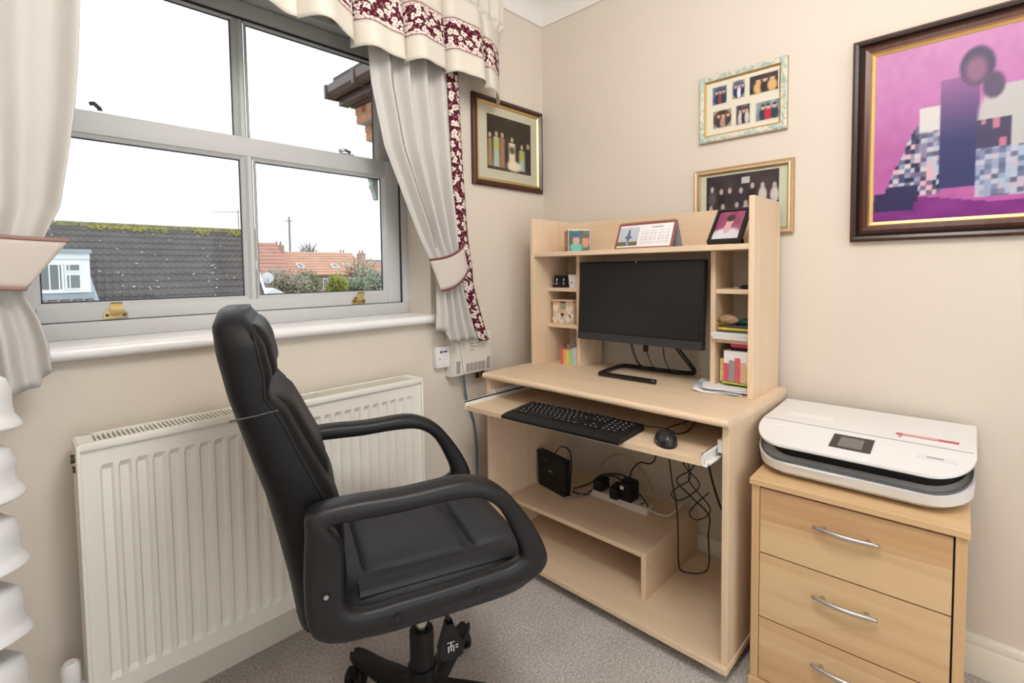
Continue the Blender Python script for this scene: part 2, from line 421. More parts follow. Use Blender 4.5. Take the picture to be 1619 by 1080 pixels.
# ------------------------------------------------------------------ outdoors
M_tile = mat('dark_concrete_tile', (.085, .075, .072, 1), .9, noise=.45, nscale=2.2, bump=.2, bscale=30)
M_moss = mat('yellow_moss', (.30, .27, .03, 1), .95, noise=.4, nscale=12)
M_lichen = mat('pale_lichen', (.55, .54, .50, 1), .95)
M_cladd = mat('white_cladding', (.80, .83, .86, 1), .5)
M_lead = mat('lead_flashing', (.30, .35, .40, 1), .6, noise=.2, nscale=4)
M_pane2 = mat('far_window_glass', (.16, .18, .19, 1), .12)
M_redt = mat('red_pantiles', (.42, .22, .18, 1), .9, noise=.3, nscale=1.1)
M_oranget = mat('orange_pantiles', (.50, .29, .21, 1), .9, noise=.3, nscale=1.1)
M_slate = mat('grey_slate', (.24, .245, .28, 1), .8, noise=.2, nscale=2)
M_brickf = mat('far_brick', (.38, .25, .21, 1), .9, noise=.25, nscale=6)
M_brick = mat('orange_brick', (.46, .20, .11, 1), .9, noise=.35, nscale=14, bump=.3, bscale=60)
M_mortar = mat('mortar', (.42, .38, .34, 1), .95)
M_gutter = mat('brown_upvc', (.085, .05, .045, 1), .35)
M_grass = mat('garden_ground', (.13, .15, .07, 1), .95, noise=.5, nscale=.4)
structure(MB().box(-90, 140, .6, 190, -3.1, -3.0).obj('ground', M_grass))

# neighbour's house: a low pitched roof with a dormer
nb = thing('neighbour_house', 'house with dark tiled roof, mossy ridge and white dormer outside the window', 'house', (0, 13, -3))
RY, RZ, EY, EZ = 3.0, 5.50, -1.2, 2.95      # ridge and eaves, local to (0,13,-3)
RX0, RX1 = -7.0, 3.70
def skew(x, t): return x + (t - 1) * .72 * (x - RX0) / (RX1 - RX0)
nc, wv = 15, .155
m = MB()
for c in range(nc):
    t0, t1 = c / nc, (c + 1) / nc
    nwx = int((RX1 - RX0) / wv)
    rows = []
    for t, lift in ((t0, .055), (t1 + .012, .012)):
        row = []
        for i in range(nwx * 4 + 1):
            x = RX0 + i * wv / 4
            z = EZ + (RZ - EZ) * t + lift + .028 * max(-.3, math.sin(i * PI / 2 + (c % 2) * PI / 2 * 0))
            row.append((skew(x, t), EY + (RY - EY) * t, z))
        rows.append(row)
    drop = [(x, y, z - .05) for x, y, z in rows[0]]
    m.rings([drop, rows[0], rows[1]], cap=False, closed=False)
m.obj('tile_courses', M_tile, nb, kind='stuff')
m = MB(); m.rings([[(skew(x, 0), EY, EZ - .02), (x, RY, RZ - .02), (x, 2 * RY - EY, EZ - .02)] for x in (RX0, RX1)]); m.obj('roof_body', M_tile, nb)
k0 = MB(); k0.rings([[(x, RY - .13, RZ - .03), (x, RY - .09, RZ + .07), (x, RY, RZ + .11), (x, RY + .09, RZ + .07), (x, RY + .13, RZ - .03)] for x in (0, .43)])
rt = k0.obj('ridge_tile', mat('ridge_tile_mossy', (.15, .14, .06, 1), .95, noise=.6, nscale=5), nb); rt.location.x = RX0
i = 1
while RX0 + .445 * (i + 1) < RX1 + .1:
    o = inst(rt, nb); o.location.x = RX0 + .445 * i; i += 1
m = MB(); r2 = random.Random(3)
for q in range(1500):
    x = r2.uniform(RX0, RX1); t = 1 - abs(r2.gauss(0, .035)); t = min(.995, t); s = r2.uniform(.012, .04)
    if math.sin(x * 2.1) + math.sin(x * 5.3 + 1) < -.4: continue
    y = EY + (RY - EY) * t; z = EZ + (RZ - EZ) * t + .07
    m.lathe([(s, -.02), (s * .8, .008), (s * .3, .014)], (skew(x, t), y, z), 6)
m.obj('moss', M_moss, nb, kind='stuff')
m = MB()
for q in range(120):
    x = r2.uniform(RX0, RX1); t = r2.uniform(.12, .93); s = r2.uniform(.012, .035)
    m.lathe([(s, 0), (s * .7, .02)], (x, EY + (RY - EY) * t, EZ + (RZ - EZ) * t + .085), 6)
m.obj('lichen_spots', M_lichen, nb, kind='stuff')
SX = skew(RX1, 0)
m = MB(); m.rings([[(SX, EY, EZ - .12), (SX + .06, EY, EZ - .12), (SX + .06, EY, EZ + .08), (SX, EY, EZ + .08)], [(RX1, RY, RZ - .12), (RX1 + .06, RY, RZ - .12), (RX1 + .06, RY, RZ + .08), (RX1, RY, RZ + .08)]]); m.obj('barge_board', M_cladd, nb)
m = MB(); m.box(RX0, SX - .1, EY + .3, 2 * RY - EY - .3, 0, EZ); m.obj('house_wall', M_brickf, nb)
m = MB(); m.box(4.15, 4.55, 4.2, 4.8, 0, 5.75); m.obj('chimney', M_brickf, nb)
# dormer
dm = bpy.data.objects.new('dormer', None); COL.objects.link(dm); dm.parent = nb
DX0, DX1, DY = -3.2, -.47, -.35
DZ0, DZ1 = 3.55, 4.62
MB().box(DX0, DX1, DY, 2.4, DZ0 - .15, DZ1).obj('dormer_cheeks', M_cladd, dm)
MB().box(DX0 - .1, DX1 + .03, DY - .14, 2.6, DZ1 + .03, DZ1 + .11).obj('dormer_roof', M_lead, dm)
MB().box(DX0 - .06, DX1 + .0, DY - .06, DY, DZ1 - .09, DZ1 + .03).obj('fascia', M_cladd, dm)
m = MB(); m.rings([[(DX1 + .003, DY - .03, 3.45), (DX1 + .13, DY - .03, 3.45), (DX1 + .05, 1.5, 4.64), (DX1 + .003, 1.5, 4.64)], [(DX1 + .003, DY - .03, 3.62), (DX1 + .13, DY - .03, 3.60), (DX1 + .05, 1.5, 4.72), (DX1 + .003, 1.5, 4.72)]]); m.obj('side_flashing', M_lead, dm)
for x0, x1, z0, z1 in ((-1.95, -.94, 3.88, 4.40), (-.85, -.65, 4.285, 4.40), (-.85, -.65, 3.905, 4.18)):
    MB().box(x0 - .035, x1 + .035, DY - .04, DY, z0 - .035, z1 + .035).obj('window_frame', M_cladd, dm)
    MB().box(x0, x1, DY - .05, DY - .04, z0, z1).obj('window_pane', M_pane2, dm)
    for xx in ((-1.135, -.985) if x1 - x0 > .6 else (x0 + .03,)): MB().box(xx, xx + .02, DY - .06, DY - .05, z0, z1).obj('curtain_edge', M_cladd, dm)
MB().box(DX0 - .03, DX1 - .02, DY - .10, DY, 3.81, 3.855).obj('dormer_sill', M_cladd, dm)
MB().box(DX0 - .05, DX1 + .05, DY - .07, DY, 3.67, 3.80).obj('apron_flashing', M_lead, dm)
k0 = MB(); k0.rings([[(.09 * math.cos(t), y, .09 * math.sin(t)) for t in [q * PI / 6 for q in range(7)]] for y in (0, .42)])
et = k0.obj('tile', mat('weathered_red_tile', (.20, .12, .10, 1), .9, noise=.4, nscale=9), dm)
et.location = (-3.1, DY - .16, 3.54); et.rotation_euler.x = .3
for q in range(1, 14):
    o = inst(et, dm); o.location = (-3.1 + .2 * q, DY - .16, 3.54); o.rotation_euler.x = .3
# aerial on the ridge
ae = thing('tv_aerial', 'thin television aerial on a pole above the dark roof', 'aerial', (3.62, 16.2, 2.2))
MB().cyl((0, 0, 0), (0, 0, 1.05), .018, seg=6).obj('pole', M_slate, ae)
MB().cyl((-.7, 0, .92), (.1, 0, .98), .012, seg=6).obj('boom', M_slate, ae)
for q in range(5): MB().cyl((-.6 + .15 * q, -.12, .93 + .01 * q), (-.6 + .15 * q, .12, .93 + .01 * q), .008, seg=5).obj('element', M_slate, ae)

# terrace of far houses
def far_house(name, label, x0, x1, y, zr, ze, depth, roofm, wins, skyl, chim):
    t = thing(name, label, 'house', ((x0 + x1) / 2, y, -3)); hw = (x1 - x0) / 2
    zr += 3; ze += 3
    MB().box(-hw + .1, hw - .1, .4, 2 * depth - .4, 0, ze).obj('wall', M_brickf, t)
    m = MB()
    nx = max(2, int(hw * 2 / .45)); nr = 9
    for r in range(nr):      # stepped tile courses
        a, c2 = r / nr, (r + 1) / nr
        za, zb = ze + (zr - ze) * a + .12, ze + (zr - ze) * c2 + .03
        m.rings([[(-hw, depth * a, za - .1), (hw, depth * a, za - .1)], [(-hw, depth * a, za), (hw, depth * a, za)], [(-hw, depth * c2, zb), (hw, depth * c2, zb)]], cap=False, closed=False)
    m.rings([[(x, 0, ze - .05), (x, depth, zr), (x, 2 * depth, ze - .05)] for x in (-hw, hw)])
    m.obj('roof', roofm, t)
    for wx in wins:
        MB().box(wx - .5, wx + .5, .32, .42, ze - 1.5, ze - .35).obj('window_frame', M_cladd, t)
        for q in (-.24, .24): MB().box(wx + q - .2, wx + q + .2, .30, .33, ze - 1.4, ze - .45).obj('window_pane', M_pane2, t)
    for sx, st in skyl:
        yy = depth * st; zz = ze + (zr - ze) * st; sl = math.atan2(zr - ze, depth)
        o = MB().box(-.33, .33, -.45, .45, .05, .17).obj('skylight', M_cladd, t); o.location = (sx, yy, zz); o.rotation_euler.x = sl
        o2 = MB().box(-.24, .24, -.36, .36, .17, .19).obj('skylight_pane', M_pane2, t); o2.location = o.location; o2.rotation_euler.x = sl
    for cx_, ch in chim:
        c2 = MB().box(cx_ - .45, cx_ + .45, depth - .4, depth + .4, zr - .6, zr + ch).obj('chimney', M_brickf, t)
        for q in (-.2, .2): MB().cyl((cx_ + q, depth, zr + ch), (cx_ + q, depth, zr + ch + .4), .13, .11, 8).obj('chimney_pot', M_redt, t)
    return t
far_house('terraced_house', 'long terrace with orange pantiled roof and four skylights beyond the shrubs', 18.2, 27.6, 50, 3.55, .95, 4.5, M_oranget, (-2.9, -.2, 2.5), ((-2.6, .34), (1.2, .33), (2.7, .36), (3.9, .34)), ((-3.6, .7),))
far_house('red_roofed_house', 'lower house with plain red roof behind the satellite dish', 14.5, 18.1, 48, 4.3, 1.0, 4.2, M_redt, (.5,), (), ())
far_house('slate_roofed_house', 'grey slate roofed house with tall chimneys at the end of the terrace', 28.5, 36.5, 57.5, 2.95, .3, 4.5, M_slate, (-1.0, 1.5), (), ((-2.2, .9), (.6, .9)))
far_house('end_house', 'small house with short orange roof in front of the slate roof', 27.7, 30.6, 49, 2.3, .7, 3.3, M_oranget, (-.5, .8), (), ())
# satellite dish on a post, flat white garden roof
dsh = thing('satellite_dish', 'pale grey satellite dish on a bracket beside the dark roof verge', 'satellite dish', (6.15, 21.1, -3))
MB().cyl((0, 0, 0), (0, 0, 3.85), .04, seg=8).obj('post', M_slate, dsh)
m = MB(); m.lathe([(.001, .036), (.09, .03), (.18, .009), (.24, -.024), (.246, -.03), (.18, .0), (.09, .021), (.001, .027)], (0, -.12, 3.98), 24, axis=(-.25, -1, .25), cap=False); m.obj('dish', mat('dish_grey', (.50, .52, .55, 1), .5), dsh, smooth=True)
MB().tube([(0, -.1, 3.78), (-.06, -.32, 3.80), (-.08, -.38, 3.95)], .014, 6).obj('feed_arm', M_slate, dsh)
gr_ = thing('conservatory', 'white conservatory with low pitched pale roof below the shrubs', 'conservatory', (5.55, 18.6, -3))
m = MB(); m.rings([[(-1.0, y, 3.05), (.0, y, 3.60), (1.0, y, 3.05)] for y in (0, 2.0)]); m.obj('roof', M_cladd, gr_)
MB().box(-.92, .92, .1, 1.9, 0, 3.05).obj('wall', M_cladd, gr_)
for q in range(3): MB().box(-.82 + q * .56, -.34 + q * .56, .06, .1, 1.8, 2.9).obj('window_pane', M_pane2, gr_)
# pole and wires
pl = thing('telegraph_pole', 'slim dark telegraph pole rising behind the terrace roof', 'pole', (23.5, 62, -3))
MB().cyl((0, 0, 0), (0, 0, 11.2), .17, .13, 8).obj('shaft', M_slate, pl)
MB().box(-.5, .5, -.06, .06, 10.6, 10.72).obj('crossarm', M_slate, pl)
for z1, lab in ((8.0, 'thin overhead wire spanning to the telegraph pole'), (9.6, 'upper overhead wire running out across the pale sky')):
    o = MB().tube([(-6 + 7 * q, 44 + 3.6 * q, z1 - 1.2 + .35 * q - .02 * q * (8 - q)) for q in range(9)], .018, 4).obj('overhead_wire', M_slate); tag(o, lab, 'wire')

def bush(name, label, x, y, z, rx, rz, col, n, seed, size=.16, trunk=True, sparse=0):
    t = thing(name, label, 'tree', (x, y, -3), 0, None)
    r = random.Random(seed); m = MB()
    zc = z + 3
    lobes = [(r.uniform(-.55, .55) * rx, r.uniform(-.4, .4) * rx, r.uniform(-.45, .5) * rz, r.uniform(.38, .62)) for _ in range(9)]
    for _ in range(n):
        lx, ly, lz, lr = r.choice(lobes)
        v = Vector((r.gauss(0, 1), r.gauss(0, 1), r.gauss(0, 1))).normalized() * (r.random() ** .33)
        c = Vector((lx + v.x * rx * lr, ly + v.y * rx * lr, zc + lz + v.z * rz * lr))
        a = Vector((r.uniform(-1, 1), r.uniform(-1, 1), r.uniform(-1, 1))).normalized(); b2 = a.orthogonal().normalized(); s = size * r.uniform(.5, 1.2)
        m.face([m.bm.verts.new(c + a * s), m.bm.verts.new(c + b2 * s * .6), m.bm.verts.new(c - a * s), m.bm.verts.new(c - b2 * s * .6)])
    m.obj('foliage', mat(name + '_leaf', col, .9, noise=.5, nscale=1.5), t, kind='stuff')
    m = MB(); m.cyl((0, 0, 0), (0, 0, zc), .12, .06, 7)
    for _ in range(16 + sparse):
        p0 = Vector((0, 0, zc * r.uniform(.4, .9))); p1 = Vector((r.uniform(-.8, .8) * rx, r.uniform(-.5, .5) * rx, zc + r.uniform(-.3, .9) * rz))
        m.tube([p0, (p0 + p1) / 2 + Vector((0, 0, .2)), p1], [.05, .03, .012], 5)
    m.obj('branches', mat(name + '_bark', (.16, .13, .11, 1), .9), t)
    return t
bush('bare_shrub', 'twiggy grey-brown shrub right of the satellite dish', 10.6, 30, .5, 1.65, 1.2, (.34, .30, .23, 1), 2600, 1, .085, sparse=30)
bush('evergreen_bush', 'dark green leafy bush between the twiggy shrub and the golden bush', 13.3, 33.6, .45, 1.25, 1.35, (.16, .20, .10, 1), 2200, 2, .085)
bush('golden_bush', 'rounded yellow-green bush in front of the terrace', 13.2, 29.0, .2, .95, .98, (.27, .29, .05, 1), 3000, 3, .07)
bush('low_hedge', 'dull green hedge shrub right of the golden bush', 15.1, 30, .15, 1.15, .95, (.25, .28, .19, 1), 2000, 6, .085)
bush('grey_green_tree', 'pale grey-green tree near the end house', 17.5, 32, .5, 1.7, 1.3, (.30, .32, .24, 1), 2200, 4, .10, sparse=16)
bush('russet_tree', 'bare russet tree standing before the terrace roof', 19.6, 38, 1.45, 2.0, 1.4, (.50, .35, .24, 1), 1000, 5, .10, sparse=34)
bush('bare_ash', 'leafless pale tree top behind the chimneys', 27.6, 66, 4.6, 2.2, 1.5, (.42, .37, .36, 1), 400, 7, .10, sparse=60)
bush('distant_evergreen', 'dark conifer top behind the red roofed house', 18.2, 60, 4.2, 1.1, 1.4, (.14, .17, .12, 1), 700, 9, .2)

# own house wing: eaves, gutter and corbelled bricks seen through the upper pane
wg = thing('house_wing', 'corner of brown eaves and corbelled brickwork outside the upper pane', 'building', (0, 0, 0))
WX, WY = .86, 3.0
MB().box(WX + .03, WX + 1.2, .5, WY - .2, -3, 2.3).obj('wing_wall', M_mortar, wg)
k = MB().box(0, .102, 0, .215, 0, .065, .004); bk = k.obj('brick', M_brick, wg); bk.location = (WX + .0, WY - .215, 2.26)
def brick(x, y, z): o = inst(bk, wg); o.location = (x, y, z); o.rotation_euler = (0, 0, 0)
for row, (ox, ny) in enumerate(((-.02, 9), (-.03, 9), (-.11, 10), (-.12, 10), (-.21, 11), (-.22, 11))):
    for q in range(ny): brick(WX + ox, WY - .215 - .225 * q + (.11 if row % 2 else 0) * (q > 0), 2.335 + .075 * row)
    MB().box(WX + ox + .006, WX + .4, .8, WY - .006, 2.335 + .075 * row - .006, 2.335 + .075 * row + .07).obj('mortar_bed', M_mortar, wg)
MB().box(WX - .25, WX + .5, .6, WY + .04, 2.785, 2.96, .004).obj('box_end', M_gutter, wg)
MB().box(WX - .34, WX - .24, .6, WY + .10, 2.80, 2.98, .004).obj('fascia_board', M_gutter, wg)
gp = [(-.46, 2.97), (-.455, 2.90), (-.43, 2.862), (-.39, 2.855), (-.35, 2.87), (-.335, 2.92), (-.335, 2.975), (-.345, 2.975), (-.35, 2.92), (-.365, 2.88), (-.39, 2.868), (-.425, 2.875), (-.445, 2.905), (-.45, 2.97)]
MB().rings([[(WX + a, .6, z) for a, z in gp], [(WX + a, WY + .12, z) for a, z in gp]]).obj('gutter', M_gutter, wg)
for y in (WY + .12, WY - .42): MB().box(WX - .47, WX - .33, y - .02, y + .02, 2.85, 2.98, .006).obj('gutter_bracket', M_gutter, wg)
rp = MB(); rp.rings([[(WX - .40, y, 2.985), (WX + 1.5, y, 4.0), (WX + 1.5, y, 4.08), (WX - .40, y, 3.05)] for y in (.6, WY + .08)]); rp.obj('roof_edge', M_tile, wg)

# ------------------------------------------------------------------ radiator
rad = thing('radiator', 'cream double panel radiator with vertical flutes below the window', 'radiator', (-1.771, 0, .155))
RW, RH = .934, .618
NF = 28; pit = RW / NF
def panel(y0, sgn):
    rows = [(0, 0), (.004, 0), (.045, 0), (.058, 1), (RH - .066, 1), (RH - .052, 0), (RH - .012, 0), (RH - .004, 0)]
    xs = [0, .004]
    for f in range(1, NF - 1):
        xs += [pit * f + pit * q for q in (.08, .22, .70, .84)]
    xs += [RW - .004, RW]
    m = MB(); V = []
    for z, a in rows:
        r = []
        for i, x in enumerate(xs):
            ch = 0
            if 2 <= i < len(xs) - 2 and (i - 2) % 4 in (1, 2): ch = 1
            edge = .006 if i in (0, len(xs) - 1) or z in (0, RH - .004) else 0
            r.append(m.bm.verts.new((x, y0 + sgn * (edge + .008 * ch * a), z)))
        V.append(r)
    for a, b2 in zip(V, V[1:]):
        for i in range(len(xs) - 1): m.face([a[i], a[i+1], b2[i+1], b2[i]])
    return m
panel(-.132, 1).obj('front_panel', M_rad, rad)
panel(-.05, -1).obj('rear_panel', M_rad, rad)
MB().box(.004, RW - .004, -.12, -.062, .03, RH - .03).obj('convector_fins', M_rad, rad)
for x in (0, RW):
    MB().box(x - .004, x + .004, -.14, -.045, .02, RH + .003, .002).obj('side_panel', M_rad, rad)
m = MB()
m.box(0, RW, -.140, -.127, RH - .012, RH + .006, .002); m.box(0, RW, -.056, -.045, RH - .006, RH + .006, .002)
m.box(0, .03, -.130, -.05, RH - .002, RH + .006); m.box(RW - .03, RW, -.130, -.05, RH - .002, RH + .006)
m.obj('top_cover', M_rad, rad, auto=40)
m = MB(); q = .034
while q < RW - .03:
    m.box(q, q + .0038, -.129, -.052, RH - .002, RH + .0055); q += .0092
m.obj('grille_bars', M_rad, rad)
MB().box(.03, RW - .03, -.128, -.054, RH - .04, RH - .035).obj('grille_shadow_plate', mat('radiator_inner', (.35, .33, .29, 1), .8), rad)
m = MB(); m.cyl((-.004, -.095, RH - .035), (-.011, -.095, RH - .035), .010, seg=12); m.cyl((-.004, -.095, RH - .060), (-.008, -.095, RH - .060), .008, seg=10); m.obj('bleed_valve', mat('aged_bronze', (.10, .075, .05, 1), .4, metal=.8), rad)
m = MB(); m.cyl((-.03, -.09, .04), (0, -.09, .04), .011, seg=12); m.tube([(-.03, -.09, .06), (-.03, -.09, -.155)], .0075, 10); m.obj('inlet_pipe', M_white, rad, smooth=True)
MB().lathe([(.001, 0), (.017, 0), (.019, .01), (.018, .05), (.012, .058), (.001, .058)], (-.03, -.09, .05), 16).obj('valve_head', M_white, rad, auto=40)
for x in (.15, RW - .15): MB().box(x - .015, x + .015, -.05, -.0005, .1, RH - .05).obj('wall_bracket', M_rad, rad)

# ------------------------------------------------------------------ sockets and boxes on the window wall
sp = thing('telephone_socket', 'square white telephone socket plate on wall right of radiator', 'socket', (-.644, 0, .816))
MB().box(-.043, .043, -.026, -.0005, -.043, .043, .004).obj('plate', M_white, sp, auto=40)
for sx in (-.027, .031): MB().cyl((sx, -.0262, -.006), (sx, -.0272, -.006), .0035, seg=10).obj('screw', M_slate, sp)
m = MB(); m.lathe([(.0055, 0), (.0055, .0006)], (-.020, -.0262, .022), 14, axis=(0, -1, 0)); m.box(-.011, .010, -.0268, -.0262, .019, .025); m.obj('logo_mark', mat('print_navy', (.03, .04, .08, 1), .6), sp)
m = MB(); m.box(-.006, .012, -.0266, -.0262, .003, .0045); m.box(-.006, .012, -.0266, -.0262, -.009, -.0075); m.obj('small_print', mat('print_red', (.55, .25, .2, 1), .6), sp)
hb = thing('wall_box', 'beige vented connection box on wall below the curtain hem', 'connection box', (-.515, 0, .80))
m = MB(); fr = [(-.112, -.068), (.098, -.068), (.105, .105), (-.105, .105)]
m.rings([[(x * 1.0, -.0005, z) for x, z in fr], [(x, -.042, z) for x, z in fr], [(x * .93, -.056, z * .94) for x, z in fr]]); m.obj('case', M_offw, hb, auto=30)
m = MB(); m.prism([(-.062, -.058), (.052, -.058), (.088, .095), (-.088, .095)], lambda a, c, t: (a, t, c), -.064, -.055); m.obj('front_cover', M_offw, hb)
M_vent = mat('vent_grey', (.36, .33, .30, 1), .7)
for q in range(5): MB().box(-.052 + q * .021, -.035 + q * .021, -.0655, -.0635, -.052, -.018).obj('vent_panel', M_vent, hb)
for sx in (-.087, .076): MB().box(sx - .010, sx + .010, -.0575, -.0555, -.055, -.005).obj('side_vent', M_vent, hb)
m = MB()
for q, w_ in enumerate((.052, .048, .022)): m.box(-.03, -.03 + w_, -.0648, -.0638, .060 - q * .013, .063 - q * .013)
m.obj('small_print', mat('print_grey', (.30, .27, .25, 1), .7), hb)
for sx in (.035, .065): MB().box(sx - .006, sx + .006, -.04, -.025, -.095, -.066, .002).obj('cable_plug', M_cable, hb)
o = MB().tube(smooth_path([(-.555, -.03, .735), (-.551, -.03, .70), (-.53, -.02, .62), (-.49, -.015, .52), (-.475, -.015, .42), (-.473, -.015, .25), (-.475, -.02, .02)], 5), .0045, 8).obj('network_cable', M_blue, smooth=True)
tag(o, 'blue-grey network cable hanging from the beige wall box', 'cable')

# ------------------------------------------------------------------ curtains
def cloth(fn, nu, nv, name, mm, parent, thick=.003, uvf=None, across=False, label=None):
    me = bpy.data.meshes.new(name); vs = []; fs = []; uvs = []; ac = []
    for j in range(nv + 1):
        for i in range(nu + 1):
            u, v = i / nu, j / nv; vs.append(fn(u, v)); uvs.append(uvf(u, v) if uvf else (u, v)); ac.append(v)
    for j in range(nv):
        for i in range(nu):
            a = j * (nu + 1) + i; fs.append((a, a + 1, a + nu + 2, a + nu + 1))
    me.from_pydata(vs, [], fs); me.materials.append(mm)
    ul = me.uv_layers.new(name='UVMap')
    for lp in me.loops: ul.data[lp.index].uv = uvs[lp.vertex_index]
    if across:
        at = me.attributes.new('across', 'FLOAT', 'POINT'); at.data.foreach_set('value', ac)
    for p in me.polygons: p.use_smooth = True
    o = bpy.data.objects.new(name, me); COL.objects.link(o); o.parent = parent
    if label: o['label'] = label
    sm = o.modifiers.new('thickness', 'SOLIDIFY'); sm.thickness = thick; sm.offset = 0
    return o
def fold(s, k, ph=0):       # soft pleat profile -1..1
    a = s * k * 2 * PI + ph
    return math.sin(a) * .75 + math.sin(2 * a + 1.1) * .25
# right curtain
rc = thing('curtain', 'cream curtain with floral border tied back right of the window', 'curtain', (0, 0, 0), 0, 'tied-back window curtains')
RCL = [(.86, -.715), (.935, -.728), (1.0, -.722), (1.10, -.724), (1.15, -.728), (1.254, -.776), (1.433, -.854), (1.6, -.926), (1.805, -.969), (1.94, -.979), (2.2, -.985)]
RCR = [(.86, -.452), (.92, -.481), (1.106, -.545), (1.285, -.566), (1.486, -.578), (1.732, -.589), (1.9, -.595), (2.2, -.60)]
BW = .056
def rc_pt(s, z, extra=0):
    L, R = interp(RCL, z), interp(RCR, z) - BW
    tie = math.exp(-((z - 1.17) / .09) ** 2)
    amp = (.030 if z > 1.17 else .020) * (1 - .75 * tie)
    sh = max(0, min(1, (1.95 - z) / .8)) if z > 1.17 else .6
    y = -.085 + amp * fold(s, 4.3, .6) - .018 * math.sin(PI * s) * tie - .01 * sh
    return (L + (R - L) * s, y, z)
def rc_fn(u, v):
    zb = interp([(0, .935), (.22, .93), (.30, .882), (1, .884)], u)
    z = zb + (2.2 - zb) * v
    return rc_pt(u, z)
cloth(rc_fn, 110, 70, 'drape', M_fab, rc, uvf=lambda u, v: (u * .5, v * 1.3))
def rb_fn(u, v):
    z = .872 + (2.2 - .872) * v; R = interp(RCR, z)
    x0, y0, _ = rc_pt(1.0, z)
    return (x0 + (R - x0) * u, y0 - .004 - .012 * math.sin(u * PI), z)
cloth(rb_fn, 8, 90, 'floral_border', M_floral2, rc, uvf=lambda u, v: (u * .06, v * 1.33), label='maroon border printed with white blossom')
def rs_fn(u, v):            # stitched braid along the leading edge
    z = 1.25 + (2.2 - 1.25) * v; p = rc_pt(.155 + .013 * u, z); return (p[0], p[1] - .004, p[2])
cloth(rs_fn, 2, 70, 'braid', mat('taupe_braid', (.34, .25, .22, 1), .9, noise=.6, nscale=90), rc, thick=.002)
def tieband(parent, UL, LL, UR, LR, yb, bulge, wrap):
    def fn(u, v):
        a = Vector(LL).lerp(Vector(LR), u); c = Vector(UL).lerp(Vector(UR), u)
        sag = -.028 * math.sin(PI * u) * (1 if wrap > 0 else .3)
        p = a.lerp(c, v)
        y = yb - bulge * math.sin(PI * min(1, u * .9 + .08)) + (.05 * max(0, u - .8) / .2 if wrap > 0 else .05 * max(0, .2 - u) / .2)
        return (p.x, y, p.y + sag * (1 - .35 * v))
    cloth(fn, 26, 8, 'tieback', M_tie, parent, thick=.004)
    for v in (0, 1):
        MB().tube([fn(u / 26, v) for u in range(27)], .0048, 6).obj('tieback_piping', M_pipe if wrap > 0 else M_pipe2, parent, smooth=True, label='maroon piping' if wrap > 0 else 'faded rose piping')
tieband(rc, (-.782, 1.203), (-.733, 1.088), (-.588, 1.282), (-.574, 1.205), -.118, .022, 1)
# left curtain
lc = thing('curtain', 'cream curtain without floral border tied back left of the window', 'curtain', (0, 0, 0), 0, 'tied-back window curtains')
LCR = [(.90, -1.800), (.95, -1.806), (1.01, -1.809), (1.07, -1.822), (1.13, -1.845), (1.18, -1.83), (1.268, -1.797), (1.312, -1.778), (1.441, -1.758), (1.543, -1.743), (1.644, -1.734), (1.788, -1.725), (2.2, -1.715)]
LCL = [(.90, -2.03), (1.0, -2.04), (1.15, -2.02), (1.3, -2.10), (1.6, -2.2), (2.2, -2.25)]
def lc_pt(s, z):
    L, R = interp(LCL, z), interp(LCR, z)
    tie = math.exp(-((z - 1.17) / .08) ** 2)
    y = -.105 + (.030 if z > 1.17 else .022) * (1 - .7 * tie) * fold(s, 3.4, 2.2) - .02 * math.sin(PI * s) * tie
    return (L + (R - L) * s, y, z)
def lc_fn(u, v):
    zb = interp([(0, .905), (.6, .905), (.9, .915), (.93, .935), (1, .95)], u)
    return lc_pt(u, zb + (2.2 - zb) * v)
cloth(lc_fn, 110, 70, 'drape', M_fab, lc)
tieband(lc, (-2.04, 1.262), (-2.02, 1.172), (-1.768, 1.238), (-1.838, 1.134), -.145, .012, -1)
# valance
va = thing('valance', 'gathered cream valance with maroon blossom band across the window top', 'valance', (0, 0, 0))
VX0, VX1 = -2.25, -.39
def v_xy(s):
    x = VX0 + (VX1 - VX0) * s
    w = x * 2 * PI / .185
    y = -.128 + .034 * math.sin(w) + .018 * math.sin(w * .53 + 1.0) + .012 * math.sin(2.1 * w + .4)
    x2 = x + .026 * math.sin(w + 1.3)
    if s > .955:               # return towards the wall
        k = (s - .955) / .045; y = y * (1 - k) + (-.045) * k
        x2 = x2 * (1 - k) + (-.375) * k
    return x2, y
def vbot(s):
    x = VX0 + (VX1 - VX0) * s
    return 1.895 + .012 * math.sin(x * 9 + .5) - (.03 * max(0, (s - .88) / .12))
def v_fn(z_of, a, c):
    def fn(u, v):
        x, y = v_xy(u); zb = vbot(u); h = a + (c - a) * v
        flare = max(0, 1 - h / .34)          # gathers narrower at the heading
        yy = -.105 + (y + .105) * (.45 + .55 * flare) - .02 * flare
        if h > .30: yy = -.105 + .010 * math.sin(u * 2 * PI * 62)
        return (x, yy, zb + h)
    return fn
VL = 2.6
for nm, a, c, mm, nv_ in (('hem', 0, .082, M_val, 6), ('floral_band', .082, .205, M_floral, 10), ('body', .205, .32, M_val, 8), ('gathered_heading', .32, .44, M_val, 6)):
    cloth(v_fn(None, a, c), 420, nv_, nm, mm, va, uvf=lambda u, v, a=a, c=c: (u * VL, a + (c - a) * v), across=(nm == 'floral_band'), label='maroon band printed with white blossom' if nm == 'floral_band' else None)
MB().box(VX0, -.40, -.10, -.0005, 2.325, 2.345).obj('pelmet_board', M_white, va)

